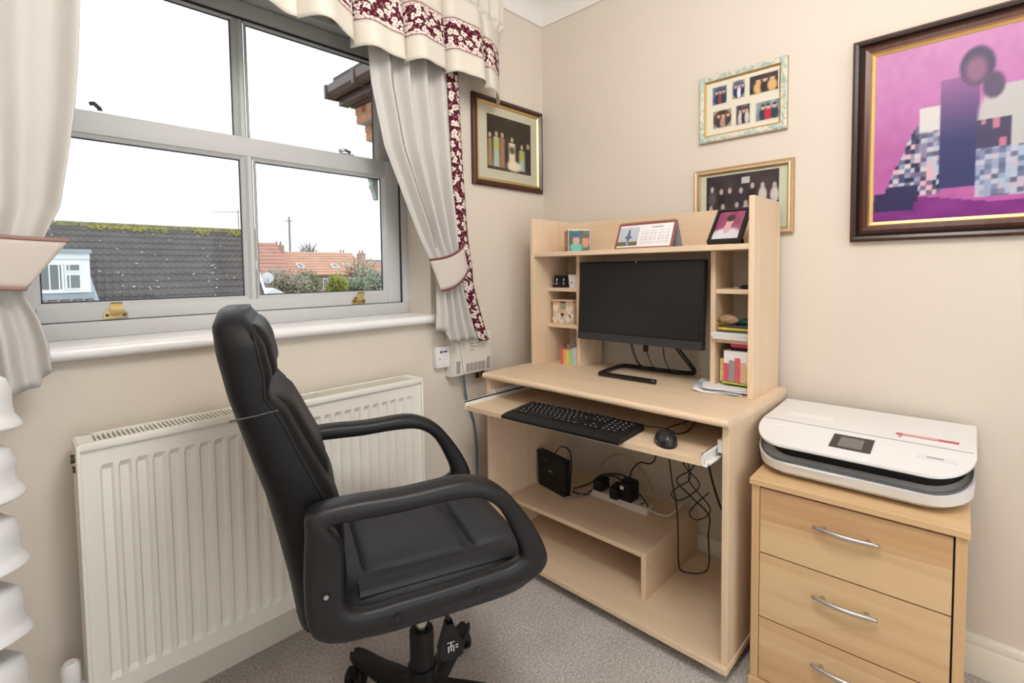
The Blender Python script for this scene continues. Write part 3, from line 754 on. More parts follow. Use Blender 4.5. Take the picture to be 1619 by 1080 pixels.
# ------------------------------------------------------------------ framed pictures
def framed(name, label, O, U, N, w, h, prof, mats_, extra):
    """O lower-left outer corner seen from the room, U to the right, N out of the wall; prof: (inset, height) rings with material index"""
    t = thing(name, label, 'picture', O); U = Vector(U); N = Vector(N); V = Vector((0, 0, 1))
    m = MB(); R = []
    for ins, hh, mi in prof:
        R.append(([m.bm.verts.new(U * a + V * c + N * hh) for a, c in ((ins, ins), (w - ins, ins), (w - ins, h - ins), (ins, h - ins))], mi))
    for (a, _), (b2, mi) in zip(R, R[1:]):
        m.mi = mi
        for i in range(4): m.face([a[i], a[(i+1) % 4], b2[(i+1) % 4], b2[i]])
    m.obj('frame', mats_, t)
    m = MB(); q = [U * a + V * c for a, c in ((.004, .004), (w - .004, .004), (w - .004, h - .004), (.004, h - .004))]
    m.rings([[p + N * .0006 for p in q], [p + N * .004 for p in q]]); m.obj('backing', M_dark, t)
    extra(t, U, V, N); return t
M_mahog = wood('mahogany_frame', (.045, .014, .009, 1), (.10, .035, .02, 1), 2, .3)
M_mahog2 = mat('dark_walnut', (.02, .009, .006, 1), .3)
M_gilt = mat('gilt_slip', (.62, .44, .17, 1), .35, metal=.8)
M_goldf = mat('antique_gold_frame', (.52, .34, .18, 1), .4, metal=.45, noise=.25, nscale=30)
M_gold2 = mat('pale_gold', (.68, .52, .32, 1), .4, metal=.4)
def marb():
    m = bpy.data.materials.new('marbled_teal_frame'); n, l, p = nodes_of(m); tc = n.new('ShaderNodeTexCoord')
    t = n.new('ShaderNodeTexNoise'); t.inputs['Scale'].default_value = 45; t.inputs['Detail'].default_value = 5; t.inputs['Distortion'].default_value = 1.5
    l.new(tc.outputs['Object'], t.inputs['Vector']); r = n.new('ShaderNodeValToRGB'); e = r.color_ramp.elements
    e[0].position = .36; e[0].color = (.30, .45, .44, 1); e[1].position = .58; e[1].color = (.72, .66, .52, 1)
    l.new(t.outputs['Fac'], r.inputs['Fac']); l.new(r.outputs['Color'], p.inputs['Base Color']); p.inputs['Roughness'].default_value = .35; return m
M_marb = marb()
# large portrait on the right wall
PW = .80; PH = .613
blocks = {}
def big_pic(u, v):
    a = u * (PW - .116)                       # metres from the left edge of the print
    c = blend((196, 104, 178), (214, 148, 200), max(0, min(1, (v - .3) * 1.3)))
    c = tuple(q + 10 * (vnoise(a * 60, v * 20) - .5) + 8 * (vnoise(a * 14, v * 6, 2) - .5) for q in c)
    cl_ = .105 + .03 * math.sin(a * 14 + .5)
    if v < cl_: c = blend((150, 52, 150), (118, 36, 128), vnoise(a * 22, v * 14))
    i, j = int(a / .0125), int(v * 36)
    pal = [(222, 214, 222), (66, 72, 112), (150, 162, 196), (236, 190, 204), (40, 44, 78), (192, 204, 228), (120, 110, 150)]
    k = pal[int(hsh(i, j, 5) * 6.99)]
    edge = interp([(.03, .18), (.05, .30), (.07, .38), (.085, .48), (.10, .54)], a)
    if .03 < a < .105 and .10 < v < edge: c = k if v > .2 else (48, 42, 92)
    if .0 < a < .10 and .06 < v < .17: c = (46, 40, 92)
    if .105 < a < .158:
        if .50 < v < .645: c = (232, 226, 226)
        elif .14 < v <= .50: c = blend(k, (200, 196, 214), .35 if v > .3 else 0)
    if .155 < a < .235 and .17 < v < .78: c = blend((52, 56, 112), (164, 104, 164), max(0, min(1, (v - .42) / .36)))
    if a > .232 and .10 < v < .70:
        if v > .37: c = blob(c, a, v, .305, .50, .075, .24, (206, 204, 204), .15)
        if .36 < v < .52 and a < .30: c = blend((74, 66, 104), (206, 130, 160), 1 if hsh(i, j, 8) > .8 else 0)
        if v <= .37 and v > .09 + .02 * math.sin(a * 40): c = blend(k, (176, 196, 226), .45)
    c = blob(c, a, v, .228, .82, .036, .105, (84, 70, 104), .2)
    c = blob(c, a, v, .262, .70, .022, .07, (96, 80, 112), .3)
    c = blob(c, a, v, .226, .80, .022, .07, (150, 104, 140), .6)
    return tuple(q * .88 for q in c)
def big_extra(t, U, V, N):
    print_panel('photo_print', U * .058 + V * .058 + N * .012, U, V, PW - .116, PH - .116, big_pic, t, 150, 110, label='pink and purple studio photograph')
framed('framed_portrait', 'large mahogany framed studio photograph with pink backdrop above the chest', (-.0005, -1.288, 1.237), (0, -1, 0), (-1, 0, 0), PW, PH,
       [(0, 0, 0), (0, .018, 0), (.008, .026, 0), (.016, .024, 1), (.020, .017, 1), (.026, .02, 1), (.034, .026, 0), (.046, .024, 0), (.050, .016, 2), (.058, .013, 2), (.060, .010, 2)], [M_mahog, M_mahog2, M_gilt], big_extra)
# collage frame
cw, chh = .305, .243
def face_pic(pal, n_):
    def fn(u, v):
        c = pal[0]
        c = blend(c, pal[1], vnoise(u * 4 + n_, v * 4))
        for q in range(3):
            cu = .25 + .27 * q + .06 * hsh(q, n_)
            c = blob(c, u, v, cu, .30, .17, .34, pal[2 + (q + n_) % 2], .4); c = blob(c, u, v, cu, .68, .09, .13, (205, 165, 140), .5); c = blob(c, u, v, cu, .80, .09, .06, (60, 45, 40), .5)
        return c
    return fn
def oval_wrap(fn, bgc=(222, 214, 196)):
    return lambda u, v: fn(u, v) if math.hypot(u - .5, v - .5) < .5 else bgc
def col_extra(t, U, V, N):
    m = MB(); q = [(.026, .026), (cw - .026, .026), (cw - .026, chh - .026), (.026, chh - .026)]
    m.rings([[U * a + V * c + N * .005 for a, c in q], [U * a + V * c + N * .008 for a, c in q]]); m.obj('mount', mat('cream_mount', (.72, .67, .55, 1), .8), t)
    P = [((60, 80, 110), (110, 130, 150), (40, 60, 90), (150, 60, 50)), ((80, 90, 130), (120, 130, 150), (220, 220, 230), (40, 50, 90)), ((80, 70, 60), (40, 40, 40), (215, 170, 110), (50, 45, 45)), ((70, 50, 40), (120, 80, 60), (180, 140, 120), (60, 60, 70)), ((60, 55, 60), (130, 120, 120), (200, 190, 190), (50, 45, 50)), ((150, 170, 190), (90, 110, 110), (190, 40, 60), (50, 60, 70))]
    S = [(.050, .135, .050, .062, 0), (.122, .140, .042, .062, 1), (.182, .140, .092, .062, 0), (.052, .048, .066, .062, 1), (.136, .046, .046, .066, 0), (.204, .044, .074, .062, 0)]
    for k_, ((x, z, w, h, ov), pal) in enumerate(zip(S, P)):
        m = MB(); g = .0035
        if ov: pts = [((w / 2 + g) * math.cos(2 * PI * q / 28) + w / 2, (h / 2 + g) * math.sin(2 * PI * q / 28) + h / 2) for q in range(28)]
        else: pts = [(-g, -g), (w + g, -g), (w + g, h + g), (-g, h + g)]
        m.rings([[U * (x + a) + V * (z + c) + N * .0082 for a, c in pts], [U * (x + a) + V * (z + c) + N * .0088 for a, c in pts]])
        m.obj('window_bevel', mat('mount_bevel', (.60, .56, .50, 1), .8) if k_ == 0 else bpy.data.materials['mount_bevel'], t)
        fn = face_pic(pal, k_); print_panel('snapshot', U * x + V * z + N * .0092, U, V, w, h, oval_wrap(fn, (150, 143, 132)) if ov else fn, t, 28, 28)
framed('collage_frame', 'marbled teal and cream frame holding six small snapshots', (-.0005, -.796, 1.631), (0, -1, 0), (-1, 0, 0), cw, chh,
       [(0, 0, 0), (0, .014, 0), (.006, .018, 1), (.020, .016, 1), (.022, .013, 2), (.027, .008, 2)], [M_goldf, M_marb, M_gilt], col_extra)
# gold framed group photograph
gw, gh = .346, .252
def group_pic(u, v):
    c = blend((72, 60, 62), (48, 40, 44), vnoise(u * 6, v * 5))
    for r_, (vy, nn) in enumerate(((.72, 7), (.42, 6), (.16, 5))):
        for q in range(nn):
            cu = (q + .5 + .3 * (hsh(q, r_) - .5)) / nn; cv = vy + .08 * (hsh(q, r_, 3) - .5)
            c = blob(c, u, v, cu, cv - .17, .055, .15, [(58, 48, 54), (90, 78, 82), (196, 188, 186), (44, 38, 42)][int(hsh(q, r_, 9) * 3.99)], .4)
            c = blob(c, u, v, cu, cv, .026, .055, (186, 168, 164), .5)
    if .5 < u < .62 and .80 < v < .93: c = (190, 182, 180)
    return c
def grp_extra(t, U, V, N):
    m = MB(); q = [(.02, .02), (gw - .02, .02), (gw - .02, gh - .02), (.02, gh - .02)]
    m.rings([[U * a + V * c + N * .004 for a, c in q], [U * a + V * c + N * .006 for a, c in q]]); m.obj('mount', mat('pale_green_mount', (.55, .58, .44, 1), .8), t)
    print_panel('photo_print', U * .044 + V * .03 + N * .0065, U, V, gw - .092, gh - .058, group_pic, t, 90, 60, label='sepia group photograph')
framed('group_photo_frame', 'gold framed sepia group photograph partly hidden by the desk hutch', (-.0005, -.779, 1.278), (0, -1, 0), (-1, 0, 0), gw, gh,
       [(0, 0, 0), (0, .016, 0), (.005, .021, 0), (.010, .018, 1), (.015, .020, 1), (.018, .012, 0), (.022, .007, 0)], [M_goldf, M_gold2], grp_extra)
# wedding picture on the window wall
ww, wh = .447, .387
def wed_pic(u, v):
    c = blend((70, 60, 48), (46, 38, 30), vnoise(u * 4, v * 4)); c = blend(c, (96, 82, 66), max(0, .25 - v) * 2)
    fig = [(.06, .62, (150, 128, 92), .06), (.20, .66, (168, 182, 168), .085), (.33, .66, (150, 118, 92), .07), (.55, .62, (214, 200, 176), .10), (.78, .52, (160, 178, 168), .085), (.93, .56, (52, 44, 40), .06)]
    for cu, top, col, wd in fig:
        if v < top - .06:
            wdd = wd * (1 + .5 * max(0, .4 - v)); d = abs(u - cu) / wdd
            if d < 1 and v > .06: c = blend(c, col, min(1, (1 - d) * 1.8))
        c = blob(c, u, v, cu, top, .032, .05, (190, 160, 130), .5)
    c = blob(c, u, v, .20, .46, .06, .10, (176, 172, 90), .6); c = blob(c, u, v, .78, .36, .06, .10, (170, 168, 84), .6); c = blob(c, u, v, .55, .42, .06, .07, (86, 92, 66), .6)
    c = blob(c, u, v, .60, .12, .16, .10, (220, 208, 186), .5)
    return c
def wed_extra(t, U, V, N):
    m = MB(); q = [(.034, .034), (ww - .034, .034), (ww - .034, wh - .034), (.034, wh - .034)]
    m.rings([[U * a + V * c + N * .005 for a, c in q], [U * a + V * c + N * .008 for a, c in q]]); m.obj('mount', mat('sage_mount', (.52, .50, .38, 1), .8), t)
    print_panel('photo_print', U * .085 + V * .078 + N * .0085, U, V, ww - .165, wh - .15, wed_pic, t, 80, 80, label='faded colour wedding group photograph')
framed('wedding_photo_frame', 'dark wood framed wedding group photograph on the window wall', (-.466, -.0005, 1.532), (1, 0, 0), (0, -1, 0), ww, wh,
       [(0, 0, 0), (0, .014, 0), (.006, .02, 0), (.016, .022, 0), (.024, .014, 1), (.030, .014, 2), (.036, .008, 2)], [M_mahog, M_mahog2, M_gilt], wed_extra)

# ------------------------------------------------------------------ computer desk
dk = thing('computer_desk', 'maple laminate computer desk with hutch against the right wall', 'desk', (0, 0, 0))
DF, DB, Y0, Y1 = -.535, -.035, -.145, -1.113          # front, back, left end, right end
bv = .0015
m = MB(); pf = [(DB, .730), (DF, .730)] + [(DF - .006 - .010 * math.sin(t), .741 - .011 * math.cos(t)) for t in [q * PI / 6 for q in range(0, 7)]] + [(DF, .752), (DB, .752)]
m.rings([[(x, Y0 + .004, z) for x, z in pf], [(x, Y1 - .004, z) for x, z in pf]]); m.obj('desktop', M_maple, dk, auto=40)
for y in (Y0, Y1 + .018): MB().box(DF + .004, DB, y - .018, y, .058, .730, bv).obj('side_panel', M_maplez, dk)
MB().box(DF - .012, DB, Y1 - .004, Y0 + .004, .040, .058, bv).obj('base_panel', M_maple, dk)
MB().box(-.435, DB - .005, -.79, Y0 - .018, .198, .215, bv).obj('lower_shelf', M_maple, dk)
MB().box(-.435, DB - .005, -.808, -.79, .058, .215, bv).obj('shelf_divider', M_maplex, dk)
for x in (DF + .06, DB - .06):
    for y in (Y0 - .08, Y1 + .08):
        ca = bpy.data.objects.new('castor', None); COL.objects.link(ca); ca.parent = dk
        for q in (-.011, .011): MB().cyl((x - .008 + 0, y + q - .007, .019), (x - .008, y + q + .007, .019), .019, seg=16).obj('wheel', M_blackp, ca)
        MB().box(x - .012, x + .012, y - .012, y + .012, .026, .040).obj('fork', M_blackp, ca)
# hutch
HF, HT = -.285, 1.381
for y in (-.168, -1.074): MB().box(HF, DB, y - .017, y, .752, HT, bv).obj('hutch_side', M_maplez, dk)
MB().box(HF + .004, DB, -1.074, -.185, 1.218, 1.236, bv).obj('hutch_shelf', M_maple, dk)
MB().box(DB - .016, DB, -1.074, -.185, 1.236, 1.373, bv).obj('hutch_back', M_maple, dk)
for y in (-.350, -.921): MB().box(-.2, DB, y - .017, y, .752, 1.218, bv).obj('hutch_divider', M_maplez, dk)
M_shelfback = mat('pale_back_board', (.62, .56, .46, 1), .7)
for y0, y1 in ((-.185, -.350), (-.938, -1.074)): MB().box(DB - .006, DB, y1, y0, .752, 1.218).obj('compartment_back', M_shelfback, dk)
for y0, y1, z in ((-.185, -.350, 1.084), (-.185, -.350, .926), (-.938, -1.074, 1.090), (-.938, -1.074, .924)):
    MB().box(-.195, DB - .006, y1, y0, z - .016, z, bv).obj('small_shelf', M_maple, dk)
# keyboard tray, pulled out a little crooked
ty = bpy.data.objects.new('keyboard_tray', None); COL.objects.link(ty); ty.parent = dk
m = MB(); tp = [(-.672, -.183), (-.606, -1.070), (-.20, -1.070), (-.20, -.183)]
m.rings([[(x, y, .634) for x, y in tp], [(x, y, .650) for x, y in tp]]); m.obj('tray_board', M_maple, ty)
M_rail = mat('white_slide_rail', (.82, .82, .80, 1), .4)
for (x0, yy, sg) in ((-.606, -1.070, -1), (-.675, -.183, 1)):
    m = MB(); m.box(x0, -.15, yy, yy + sg * .003, .634, .668); m.box(x0, -.15, yy, yy + sg * .014, .634, .637); m.box(x0, -.15, yy, yy + sg * .009, .664, .668); m.obj('slide_rail', M_rail, ty)
    m = MB(); m.box(DF + .02, DB - .05, yy + sg * .006, yy + sg * .0235, .648, .684); m.obj('fixed_rail', M_rail, ty)
    MB().cyl((x0 + .012, yy + sg * .008, .640), (x0 + .012, yy + sg * .014, .640), .007, seg=12).obj('rail_wheel', M_white, ty)

# ------------------------------------------------------------------ things on the desk
# all-in-one monitor
mo = thing('monitor', 'black flat computer monitor on looped tube stand on the desk', 'monitor', (-.245, -.648, .752), 0)
tilt = Matrix.Rotation(math.radians(3.5), 4, 'Y')
def mloc(x, y, z): return tilt @ Vector((x, y, z))
mw, z0, z1 = .2605, .128, .440
def mbox(name, a, mm, bev=0, par=mo, **k):
    o = MB().box(*a, bev).obj(name, mm, par, **k); o.matrix_local = tilt; return o
mbox('housing', (-.004, .030, -mw, mw, z0, z1), M_blackp, .003)
def mk_screen():
    m = mat('dark_screen', (.012, .012, .013, 1), .33, spec=.45); return m
mbox('screen', (-.0052, -.0035, -mw + .006, mw - .006, z0 + .034, z1 - .008), mk_screen())
mbox('chin', (-.0056, -.0035, -mw + .001, mw - .001, z0 + .001, z0 + .030), mat('dark_grey_bezel', (.03, .03, .033, 1), .4))
o = MB().cyl((-.0036, -.0, z1 - .004), (-.0062, -.0, z1 - .004), .0022, seg=10).obj('webcam', M_white, mo); o.matrix_local = tilt
MB().box(.028, .055, -.13, .13, z0 + .05, z1 - .08, .006).obj('rear_cover', M_blackp, mo).matrix_local = tilt
st = smooth_path([(-.045, -.118, .010), (-.047, .02, .010), (-.049, .098, .010), (-.038, .118, .010), (.10, .135, .010), (.142, .130, .010), (.152, .112, .010), (.160, -.08, .010), (.163, -.145, .012), (.160, -.165, .022), (.145, -.150, .055), (.080, -.06, .20), (.055, -.03, .25)], 5)
MB().tube(st, .0085, 12).obj('tube_stand', M_glossb, mo, smooth=True)
for y, x in ((.035, .10), (.028, .10), (-.035, .09), (-.105, .085)):
    MB().tube(smooth_path([(.03, y, z0 + .02), (x - .03, y + .006, .08), (x, y - .006, .03), (.205, y - .01, .004)], 5), .0022, 6).obj('cable', M_cable, mo, smooth=True)
MB().box(.020, .034, -.045, -.030, z0 - .028, z0 + .004, .002).obj('power_plug', M_blackp, mo)

# keyboard
kb = thing('keyboard', 'slim black computer keyboard on the pull-out tray', 'keyboard', (-.577, -.612, .650), math.radians(-5))
kb.rotation_euler = (0, 0, math.radians(4.3))
m = MB(); pf = [(-.098, .0), (-.098, .009), (-.075, .014), (.066, .022), (.074, .020), (.074, 0)]
m.rings([[(x, .226, z) for x, z in pf], [(x, -.226, z) for x, z in pf]]); m.obj('case', M_blackp, kb, auto=30)
M_key = mat('key_black', (.015, .015, .017, 1), .38); M_leg = mat('key_legend', (.75, .75, .76, 1), .6)
kcache = {}
def key(x, y, wy, wx=.0155):
    k_ = round(wy, 4)
    if k_ not in kcache:
        m = MB(); q = .0012
        m.rings([[(-wx / 2, -wy / 2, 0), (wx / 2, -wy / 2, 0), (wx / 2, wy / 2, 0), (-wx / 2, wy / 2, 0)], [(-wx / 2 + q, -wy / 2 + q, .005), (wx / 2 - q, -wy / 2 + q, .005), (wx / 2 - q, wy / 2 - q, .005), (-wx / 2 + q, wy / 2 - q, .005)]])
        m.mi = 1
        if wy < .03: m.box(-.0005, .0035, wy / 2 - .0065, wy / 2 - .003, .005, .0052)
        kcache[k_] = m.obj('key', [M_key, M_leg], kb); o = kcache[k_]
    else: o = inst(kcache[k_], kb)
    zz = .0142 + (x + .075) * .0567
    o.location = (x, y, zz); o.rotation_euler = (0, -.0567, 0)
rowsx = [.058, .035, .016, -.003, -.022, -.041]
for r_, x in enumerate(rowsx):
    y = .215
    if r_ == 0:
        for q in range(13): key(x, .207 - q * .0222, .0165)
        for q in range(3): key(x, -.083 - q * .019, .0165)
        continue
    first = [0, .0165, .026, .031, .0215, .026][r_]
    lay = [first] + [.0165] * ([0, 12, 12, 11, 11, 2][r_])
    if r_ == 5: lay += [.108, .0215, .0215, .0215, .026]
    else: lay += [[0, .036, .026, .0405, .050][r_]]
    for w_ in lay: key(x, y - w_ / 2, w_); y -= w_ + .0025
    if r_ in (1, 2):
        for q in range(3): key(x, -.083 - q * .019, .0165)
    if r_ == 4: key(x, -.102, .0165)
    if r_ == 5:
        for q in range(3): key(x, -.083 - q * .019, .0165)
    if r_ >= 1:
        for q in range(4 if r_ < 5 else 3): key(x, -.148 - q * .019, .0165)
o = MB().tube(smooth_path([(-.51, -.80, .664), (-.47, -.86, .664), (-.455, -.90, .660), (-.46, -.93, .655), (-.40, -.94, .654), (-.24, -.90, .654)], 6), .0022, 6).obj('keyboard_lead', M_cable, smooth=True); tag(o, 'thin black keyboard lead curling behind the keyboard on the tray', 'cable')
# mouse
ms = thing('mouse', 'black computer mouse right of the keyboard on the tray', 'mouse', (-.545, -.935, .650), math.radians(38))
m = MB()
def mouse_pt(u, v):
    a = u * 2 * PI; r = math.sin(v * PI / 2)
    x = .055 * math.cos(a) * r; y = .031 * math.sin(a) * r * (1 - .12 * math.cos(a)); z = .034 * math.cos(v * PI / 2) ** .7 * (1 - .25 * math.cos(a) * r)
    return (x, y, z + .004)
m.grid(mouse_pt, 32, 10); bmesh.ops.remove_doubles(m.bm, verts=m.bm.verts, dist=1e-5); m.obj('shell', mat('mouse_black', (.018, .018, .022, 1), .32), ms, smooth=True)
MB().lathe([(.001, 0), (.0545, 0), (.056, .006), (.054, .009), (.001, .009)], (0, 0, 0), 30).obj('skirt', M_blackp, ms, auto=40).scale = (1, .57, 1)
MB().cyl((.028, -.004, .0285), (.028, .004, .0285), .007, seg=14).obj('scroll_wheel', M_dark, ms)
MB().box(.004, .0045, -.026, .026, .030, .0355).obj('button_gap', M_dark, ms).scale = (1, .6, 1)
o = MB().tube(smooth_path([(-.503, -.902, .658), (-.46, -.895, .664), (-.42, -.90, .664), (-.30, -.90, .654)], 6), .002, 6).obj('mouse_lead', M_cable, smooth=True); tag(o, 'thin black mouse lead running back under the desktop', 'cable')

# hutch top shelf
cu = thing('photo_cube', 'clear acrylic photo cube with snapshots on the hutch shelf', 'photo cube', (-.168, -.333, 1.236), math.radians(49))
MB().box(-.042, .042, -.047, .047, 0, .094, .002).obj('cube_body', mat('acrylic', (.62, .64, .66, 1), .15), cu)
print_panel('photo_print', (-.0426, .044, .004), (0, -1, 0), (0, 0, 1), .088, .084, lambda u, v: blob(blob(blob(blob(blob(blend((120, 140, 120), (70, 90, 70), vnoise(u*5, v*5)), u, v, .35, .16, .28, .24, (110, 190, 180)), u, v, .35, .52, .16, .2, (214, 160, 140)), u, v, .35, .78, .19, .13, (70, 100, 150)), u, v, .80, .42, .18, .26, (205, 150, 130)), u, v, .8, .74, .18, .12, (120, 100, 90)), cu, 30, 30)
print_panel('photo_print', (.038, .0476, .004), (-1, 0, 0), (0, 0, 1), .078, .084, lambda u, v: blob(blend((190, 140, 120), (150, 90, 70), vnoise(u*4, v*4)), u, v, .5, .5, .2, .3, (220, 170, 150)), cu, 20, 20)
cl = thing('desk_calendar', 'spiral bound tent calendar with jet picture on the hutch shelf', 'calendar', (-.19, -.68, 1.236), math.radians(-3))
CW, CH, ca_ = .245, .105, math.radians(22)
def cal_pic(u, v):
    if u < .035 or u > .965 or v < .05 or v > .90: return (150, 84, 78)
    if u < .40 and .10 < v < .84:
        c = blend((176, 186, 200), (206, 210, 218), v)
        if v < .26 + .05 * u: c = (110, 112, 70)
        c = blob(c, u, v, .22, .5, .022, .26, (84, 96, 130)); c = blob(c, u, v, .22, .44, .06, .07, (96, 108, 140)); c = blob(c, u, v, .22, .20, .02, .10, (150, 160, 190))
        return c
    c = (238, 236, 238)
    if .44 < u < .94 and .12 < v < .70:
        gx = (u - .44) / .5 * 7; gy = (v - .12) / .58 * 5
        if (gx % 1) < .10 or (gy % 1) < .09: c = (214, 206, 212)
        elif .3 < gx % 1 < .62 and .5 < gy % 1 < .8: c = (190, 160, 168)
    if .60 < u < .80 and .77 < v < .82: c = (170, 150, 156)
    return c
Vt = (math.sin(ca_), 0, math.cos(ca_))
print_panel('calendar_page', (-.045, CW / 2, .002), (0, -1, 0), Vt, CW, CH, cal_pic, cl, 120, 50)
m = MB(); m.rings([[(-.044, s * CW / 2, .0005), (-.0425, s * CW / 2, .0005), (-.0425 + CH * math.sin(ca_), s * CW / 2, CH * math.cos(ca_)), (-.044 + CH * math.sin(ca_), s * CW / 2, CH * math.cos(ca_))] for s in (-1, 1)])
m.rings([[(-.003, s * CW / 2, CH * math.cos(ca_)), (-.0015, s * CW / 2, CH * math.cos(ca_)), (.034, s * CW / 2, .0005), (.032, s * CW / 2, .0005)] for s in (-1, 1)])
m.obj('easel', mat('grey_card', (.33, .32, .33, 1), .8), cl)
rg = MB().tube([(.006 * math.cos(a), 0, .006 * math.sin(a)) for a in [q * 2 * PI / 10 for q in range(10)]], .0009, 5, closed=True).obj('binding_ring', mat('ring_maroon', (.25, .10, .10, 1), .4, metal=.5), cl)
rg.location = (-.004, -CW / 2 + .012, CH * math.cos(ca_))
for q in range(1, 24):
    o = inst(rg, cl); o.location = (-.004, -CW / 2 + .012 + q * (CW - .024) / 23, CH * math.cos(ca_))
fr = thing('portrait_frame', 'leaning black framed portrait at the right end of hutch shelf', 'photo frame', (-.215, -.972, 1.236), math.radians(-4))
fa = math.radians(36); FWd, FHt = .112, .142
Vf = Vector((math.sin(fa), 0, math.cos(fa))); Uf = Vector((0, -1, 0)); Nf = Vector((-math.cos(fa), 0, math.sin(fa)))
m = MB(); R = []
for ins, hh in ((0, 0), (0, .014), (.010, .016), (.012, .011)):
    R.append([m.bm.verts.new(Uf * (a - FWd / 2) + Vf * c + Nf * hh + Vector((0, 0, .004))) for a, c in ((ins, ins), (FWd - ins, ins), (FWd - ins, FHt - ins), (ins, FHt - ins))])
for a, b2 in zip(R, R[1:]):
    for i in range(4): m.face([a[i], a[(i+1) % 4], b2[(i+1) % 4], b2[i]])
m.face(R[0]); m.obj('frame', M_glossb, fr)
print_panel('photo_print', Uf * (-FWd / 2 + .0115) + Vf * .0115 + Nf * .0112 + Vector((0, 0, .004)), Uf, Vf, FWd - .023, FHt - .023,
            lambda u, v: blob(blob(blob(blob(blend((165, 90, 120), (130, 60, 92), vnoise(u*5, v*5)), u, v, .5, .08, .62, .32, (205, 205, 212), .3), u, v, .48, .42, .13, .22, (205, 165, 165), .3), u, v, .5, .60, .13, .17, (208, 168, 165), .3), u, v, .5, .75, .17, .12, (70, 50, 58), .4), fr, 40, 40)
m = MB(); m.rings([[(.060, -.02, .078), (.060, .02, .078), (.110, .02, .0), (.110, -.02, .0)], [(.063, -.02, .080), (.063, .02, .080), (.113, .02, .0), (.113, -.02, .0)]]); m.obj('easel_leg', M_blackp, fr)

# left hutch compartments
sp_ = thing('hole_punch', 'black hole punch on the upper left hutch shelf', 'hole punch', (-.15, -.235, 1.084), math.radians(20))
MB().box(-.028, .04, -.040, .036, 0, .012, .002).obj('base', M_blackp, sp_)
m = MB(); m.rings([[(-.025, y, .022), (.035, y, .022), (.035, y, .052), (-.012, y, .05 + .004 * q)] for q, y in enumerate((-.032, .030))]); m.obj('lever', M_blackp, sp_)
m = MB(); m.cyl((-.02, .018, .012), (-.02, .018, .040), .003, seg=10); m.cyl((-.02, -.014, .012), (-.02, -.014, .040), .003, seg=10); m.obj('punch_pins', M_chrome, sp_)
wc = thing('white_cup', 'small white square pot beside the hole punch', 'pot', (-.152, -.312, 1.084), math.radians(8))
m = MB(); m.rings([[(-a, -a, z), (a, -a, z), (a, a, z), (-a, a, z)] for a, z in ((.020, 0), (.024, .056), (.021, .056), (.019, .006))]); m.obj('body', M_white, wc)
MB().cyl((-.0225, .008, .022), (-.0245, .008, .022), .003, seg=10).obj('dot', M_dark, wc)
hx = thing('heart_box', 'small cream drawer box painted with hearts on the hutch shelf', 'box', (-.115, -.262, .926))
M_hbox = mat('limed_wood', (.66, .48, .32, 1), .7, noise=.15, nscale=20)
MB().box(-.065, .06, -.056, .058, 0, .098, .002).obj('body', M_hbox, hx)
MB().box(-.072, .064, -.062, .064, .098, .105, .001).obj('lid', M_hbox, hx)
MB().box(-.0675, -.0648, -.016, .012, .066, .098).obj('drawer_notch', mat('green_grey', (.30, .34, .25, 1), .7), hx)
MB().box(-.069, -.0648, -.015, .011, .092, .098).obj('notch_shadow', M_dark, hx)
def heart(s): return [(s * .062 * (16 * math.sin(t) ** 3), s * .062 * (13 * math.cos(t) - 5 * math.cos(2*t) - 2 * math.cos(3*t) - math.cos(4*t))) for t in [q * 2 * PI / 24 for q in range(24)]]
M_hp = mat('painted_heart', (.78, .70, .60, 1), .7)
for (yy, zz, sc) in ((.040, .066, .017), (-.034, .060, .02), (.024, .030, .017), (-.028, .022, .018), (.046, .016, .014), (-.048, .034, .012), (.008, .010, .013)):
    MB().prism(heart(sc), lambda a, c, t, yy=yy, zz=zz: (t, yy + a, zz + c * 1.3), -.0662, -.0648).obj('heart', M_hp, hx)
MB().prism(heart(.008), lambda a, c, t: (t, .003 + a, .040 + c), -.068, -.0648).obj('heart_pull', M_dark, hx)
rbx = thing('rainbow_box', 'multicoloured striped pencil box at the left of desktop', 'box', (-.155, -.302, .752), math.radians(6))
cols = [(.68, .13, .10, 1), (.74, .40, .22, 1), (.78, .62, .12, 1), (.45, .58, .14, 1), (.35, .55, .62, 1), (.62, .62, .60, 1), (.10, .10, .22, 1)]
for q, c in enumerate(cols):
    hh = (.066, .064, .061, .066, .072, .078, .080)[q]
    MB().box(-.04, .045, .044 - q * .0135 - .0133, .044 - q * .0135, 0, hh).obj('stripe', mat('stripe_%s' % 'abcdefg'[q], c, .6, noise=.3 if q > 3 else .1, nscale=90), rbx)
m = MB()
for q in range(5): m.cyl((-.01 + .01 * q, .02 - .012 * q, .06), (-.012 + .011 * q, .024 - .012 * q, .085 + .004 * (q % 3)), .004, seg=8)
m.obj('pens', M_slate, rbx)
o = MB().box(-.09, -.086, -.348, -.272, .752, .885).obj('green_card', mat('pale_green_card', (.52, .58, .36, 1), .8)); tag(o, 'pale green card standing behind the rainbow pencil box', 'card')

